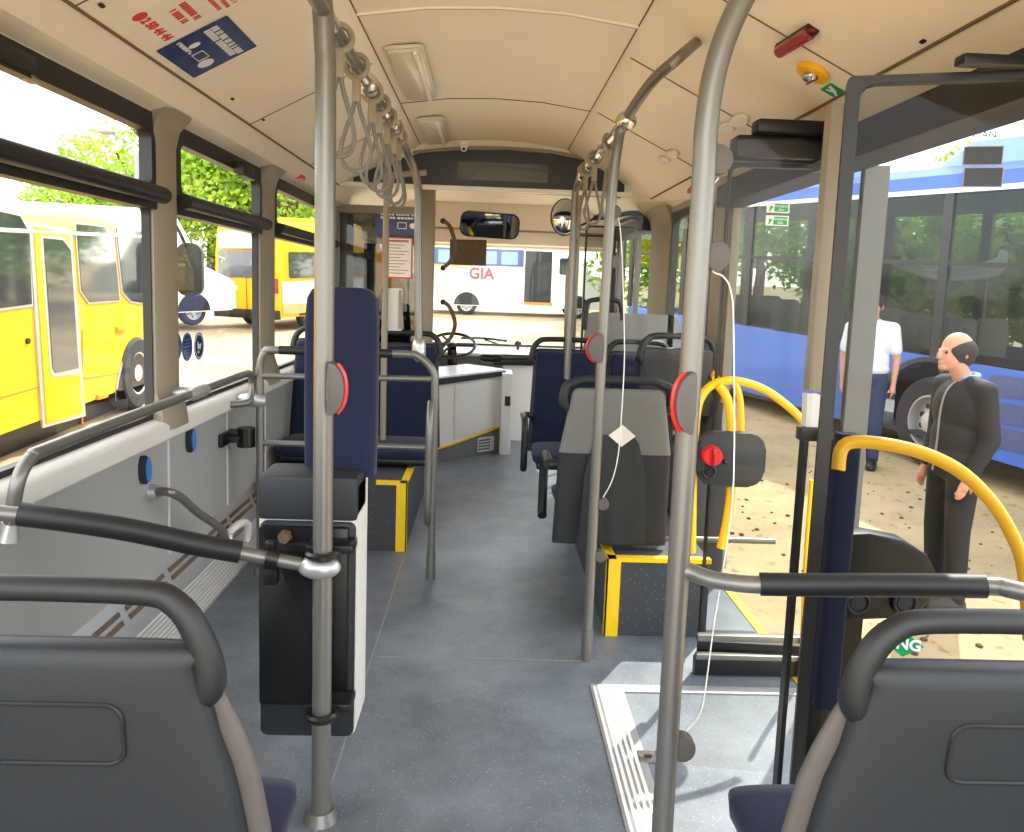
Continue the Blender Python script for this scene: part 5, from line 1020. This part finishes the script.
for i, (px, Y, h, r, lb) in enumerate(((940, 15.5, 3.3, 1.9, 'dark green tree directly behind the blue bus windows'), (1040, 12.5, 3.2, 1.8, 'dark green tree behind right part of blue bus windows'))):
    p_ = at(px, 250, Y=Y); tree('leafy_tree', lb, p_.x, Y, h, r, 'leaf_dark', seed=40 + i, n=4200, ls=.12)

# ----- people -----
def remesh(b, vox, sm=4):
    me = bpy.data.meshes.new('tmp'); bmesh.ops.recalc_face_normals(b.bm, faces=b.bm.faces); b.bm.to_mesh(me); b.bm.free()
    o = bpy.data.objects.new('tmp', me); COL.objects.link(o)
    r = o.modifiers.new('r', 'REMESH'); r.mode = 'VOXEL'; r.voxel_size = vox; r.use_smooth_shade = True
    s_ = o.modifiers.new('s', 'SMOOTH'); s_.iterations = sm; s_.factor = .5
    dg = bpy.context.evaluated_depsgraph_get(); m2 = bpy.data.meshes.new_from_object(o.evaluated_get(dg)); bpy.data.objects.remove(o)
    for p_ in m2.polygons: p_.use_smooth = True
    return m2
def linkm(me, name, m, par): me.materials.clear(); me.materials.append(MT[m]); me.name = name; o = bpy.data.objects.new(name, me); COL.objects.link(o); o.parent = par; return o
def cap(b, a, c_, r0, r1): 
    a, c_ = V(a), V(c_); b.cyl(a, c_, r0, r1, n=14); b.ball(a, r0, seg=12); b.ball(c_, r1, seg=12)
def hand(b, wr, dr, side_):
    wr, dr = V(wr), V(dr).normalized(); ac = V((dr.z, 0, -dr.x)).normalized() if abs(dr.z) > .2 else X1
    pn = dr.cross(V((0, 1, 0))).normalized() if True else ac
    sp_ = V((0, 1, 0)).cross(dr).normalized()
    cap(b, wr, wr + dr * .07, .024, .030)
    for k, ln in enumerate((.066, .076, .072, .056)):
        o_ = sp_ * (k - 1.5) * .017; k1 = wr + dr * .075 + o_; k2 = k1 + dr * ln * .55 + Y1 * .004 * side_; k3 = k2 + (dr + Y1 * -.5 * side_).normalized() * ln * .5
        cap(b, k1, k2, .009, .008); cap(b, k2, k3, .008, .0065)
    th0 = wr + dr * .02 + sp_ * -.028; cap(b, th0, th0 + (dr + sp_ * -.8).normalized() * .04, .011, .010); cap(b, th0 + (dr + sp_ * -.8).normalized() * .04, th0 + (dr * 1.6 + sp_ * -.8).normalized() * .07, .010, .008)
def person(label, loc, rz, H, top, leg, hairstyle, jacket=True, arm_f=.25):
    """local: faces +x... built facing -x ; left side towards -y"""
    t = thing('person', label, 'person', (0, 0, 0)); k = H / 1.75
    b = B()
    hd = V((-.07 if jacket else -.035, 0, 1.625))
    b.ball(hd + V((.012, 0, .02)), .1, (.98, .78, 1.0), 20); b.ball(hd + V((-.035, 0, -.035)), .075, (.85, .80, 1.15), 18)       # skull, face
    b.ball(hd + V((-.075, 0, -.095)), .030, (1, 1.0, .8), 12)                                                                  # chin
    b.ball(hd + V((-.108, 0, -.022)), .016, (1.1, .8, 1.5), 10); b.ball(hd + V((-.112, 0, -.038)), .013, (1.2, 1.1, .8), 10)     # nose
    b.ball(hd + V((-.096, 0, -.068)), .018, (.6, 1.3, .55), 10)                                                                  # mouth
    b.ball(hd + V((-.088, 0, .010)), .02, (.6, 2.4, .45), 10)                                                                    # brow
    for s_ in (-1, 1): b.ball(hd + V((.015, s_ * .083, -.012)), .024, (.75, .4, 1.2), 10)
    cap(b, (.02, 0, 1.42), hd + V((.015, 0, -.08)), .058, .054)
    b.ball((.01, 0, 1.28), .17, (.72, 1.1, .95), 16); b.ball((0, 0, 1.08), .15, (.8, 1.05, 1.1), 16); b.ball((0, 0, .93), .155, (.8, 1.1, .8), 16)
    sh, el, wr = {}, {}, {}
    for s_ in (-1, 1):
        f = arm_f if s_ == -1 else arm_f * .6
        sh[s_] = V((.01, s_ * .19, 1.40)); el[s_] = V((.035, s_ * .245, 1.11)); wr[s_] = el[s_] + V((-math.sin(f * 2) * .25, s_ * -.01, -math.cos(f * 2) * .25))
        cap(b, (0.01, s_ * .08, 1.42), sh[s_], .06, .058); cap(b, sh[s_], el[s_], .05, .04); cap(b, el[s_], wr[s_], .038, .026); hand(b, wr[s_], (wr[s_] - el[s_]), s_)
        cap(b, (0, s_ * .09, .9), (-.01, s_ * .10, .50), .085, .055); cap(b, (-.01, s_ * .10, .50), (.02, s_ * .10, .09), .055, .036); cap(b, (.03, s_ * .1, .04), (-.13, s_ * .11, .025), .035, .028)
    linkm(remesh(b, .0075, 3), 'body', 'skin', t)
    b = B(); g_ = .014
    b.ball((.01, 0, 1.27), .19, (.74, 1.12, 1.02), 18); b.ball((0, 0, 1.08), .17, (.84, 1.08, 1.1), 18); b.ball((0, 0, .96 if jacket else 1.0), .178, (.86, 1.08, .7 if jacket else .5), 18)
    for s_ in (-1, 1):
        cap(b, (0.01, s_ * .07, 1.425), sh[s_], .062, .07); 
        if jacket: cap(b, sh[s_], el[s_], .068, .058); cap(b, el[s_], wr[s_] - (wr[s_] - el[s_]) * .08, .056, .042)
        else: cap(b, sh[s_], sh[s_] * .3 + el[s_] * .7, .068, .062)
    linkm(remesh(b, .012, 4), 'jacket' if jacket else 'shirt', top, t)
    b = B(); b.tube([(.02 + .066 * math.cos(a_), .066 * math.sin(a_), 1.475 - .012 * math.cos(a_ + math.pi)) for a_ in np.linspace(0, 2 * math.pi, 21)[:-1]], .015, n=8, closed=True); b.done('collar', 'shirt_blue' if jacket else top, t)
    if jacket: b = B(); b.tube([(-.045, -.01, 1.45), (-.115, -.012, 1.38), (-.142, -.012, 1.25), (-.145, -.012, 1.05), (-.155, -.01, .88)], .006, n=6, smooth=4); b.done('zip', 'print_grey', t)
    b = B(); b.ball((0, 0, .93), .165, (.84, 1.1, .75), 16)
    for s_ in (-1, 1): cap(b, (0, s_ * .09, .88), (-.01, s_ * .10, .50), .10, .075); cap(b, (-.01, s_ * .10, .50), (.02, s_ * .10, .07), .075, .06)
    linkm(remesh(b, .012, 4), 'trousers', leg, t)
    for s_ in (-1, 1): b = B(); b.rings([sup(-.055, s_ * .105, .15 * k2, .052 * k2, z, .8, 20) for z, k2 in ((0, .98), (.02, 1), (.05, .95), (.075, .7), (.09, .45))]); b.done('shoe', 'shoe', t)
    b = B()
    if hairstyle == 'bald':      # hair only round the back and sides
        b.ball(hd + V((.026, 0, .006)), .127, (.84, .76, .68), 20); b.ball(hd + V((.06, 0, -.04)), .07, (.85, .95, .8), 16)
    else: b.ball(hd + V((.018, 0, .034)), .108, (.98, .84, .95), 20)
    linkm(remesh(b, .008, 2), 'hair', 'hair', t)
    for s_ in (-1, 1): b = B(); b.ball(hd + V((-.083, s_ * .03, -.004)), .009); b.done('eye', 'black', t)
    t.scale = (k, k, k); t.location = loc; t.rotation_euler = (0, 0, rz); return t
my = 4.85; mp = at(959, 420, Y=my)
person('balding person in black jacket over blue collar, looking down outside the door', (mp.x, my, GZ(my)), math.radians(6), 1.74, 'jacket', 'trousers', 'bald', True, .22)
sy = 8.3; mp = at(866, 400, Y=sy)
person('person in white short-sleeved shirt and jeans standing beside the blue bus', (mp.x, sy, GZ(sy)), math.radians(60), 1.84, 'shirt_white', 'jeans', 'full', False, .1)
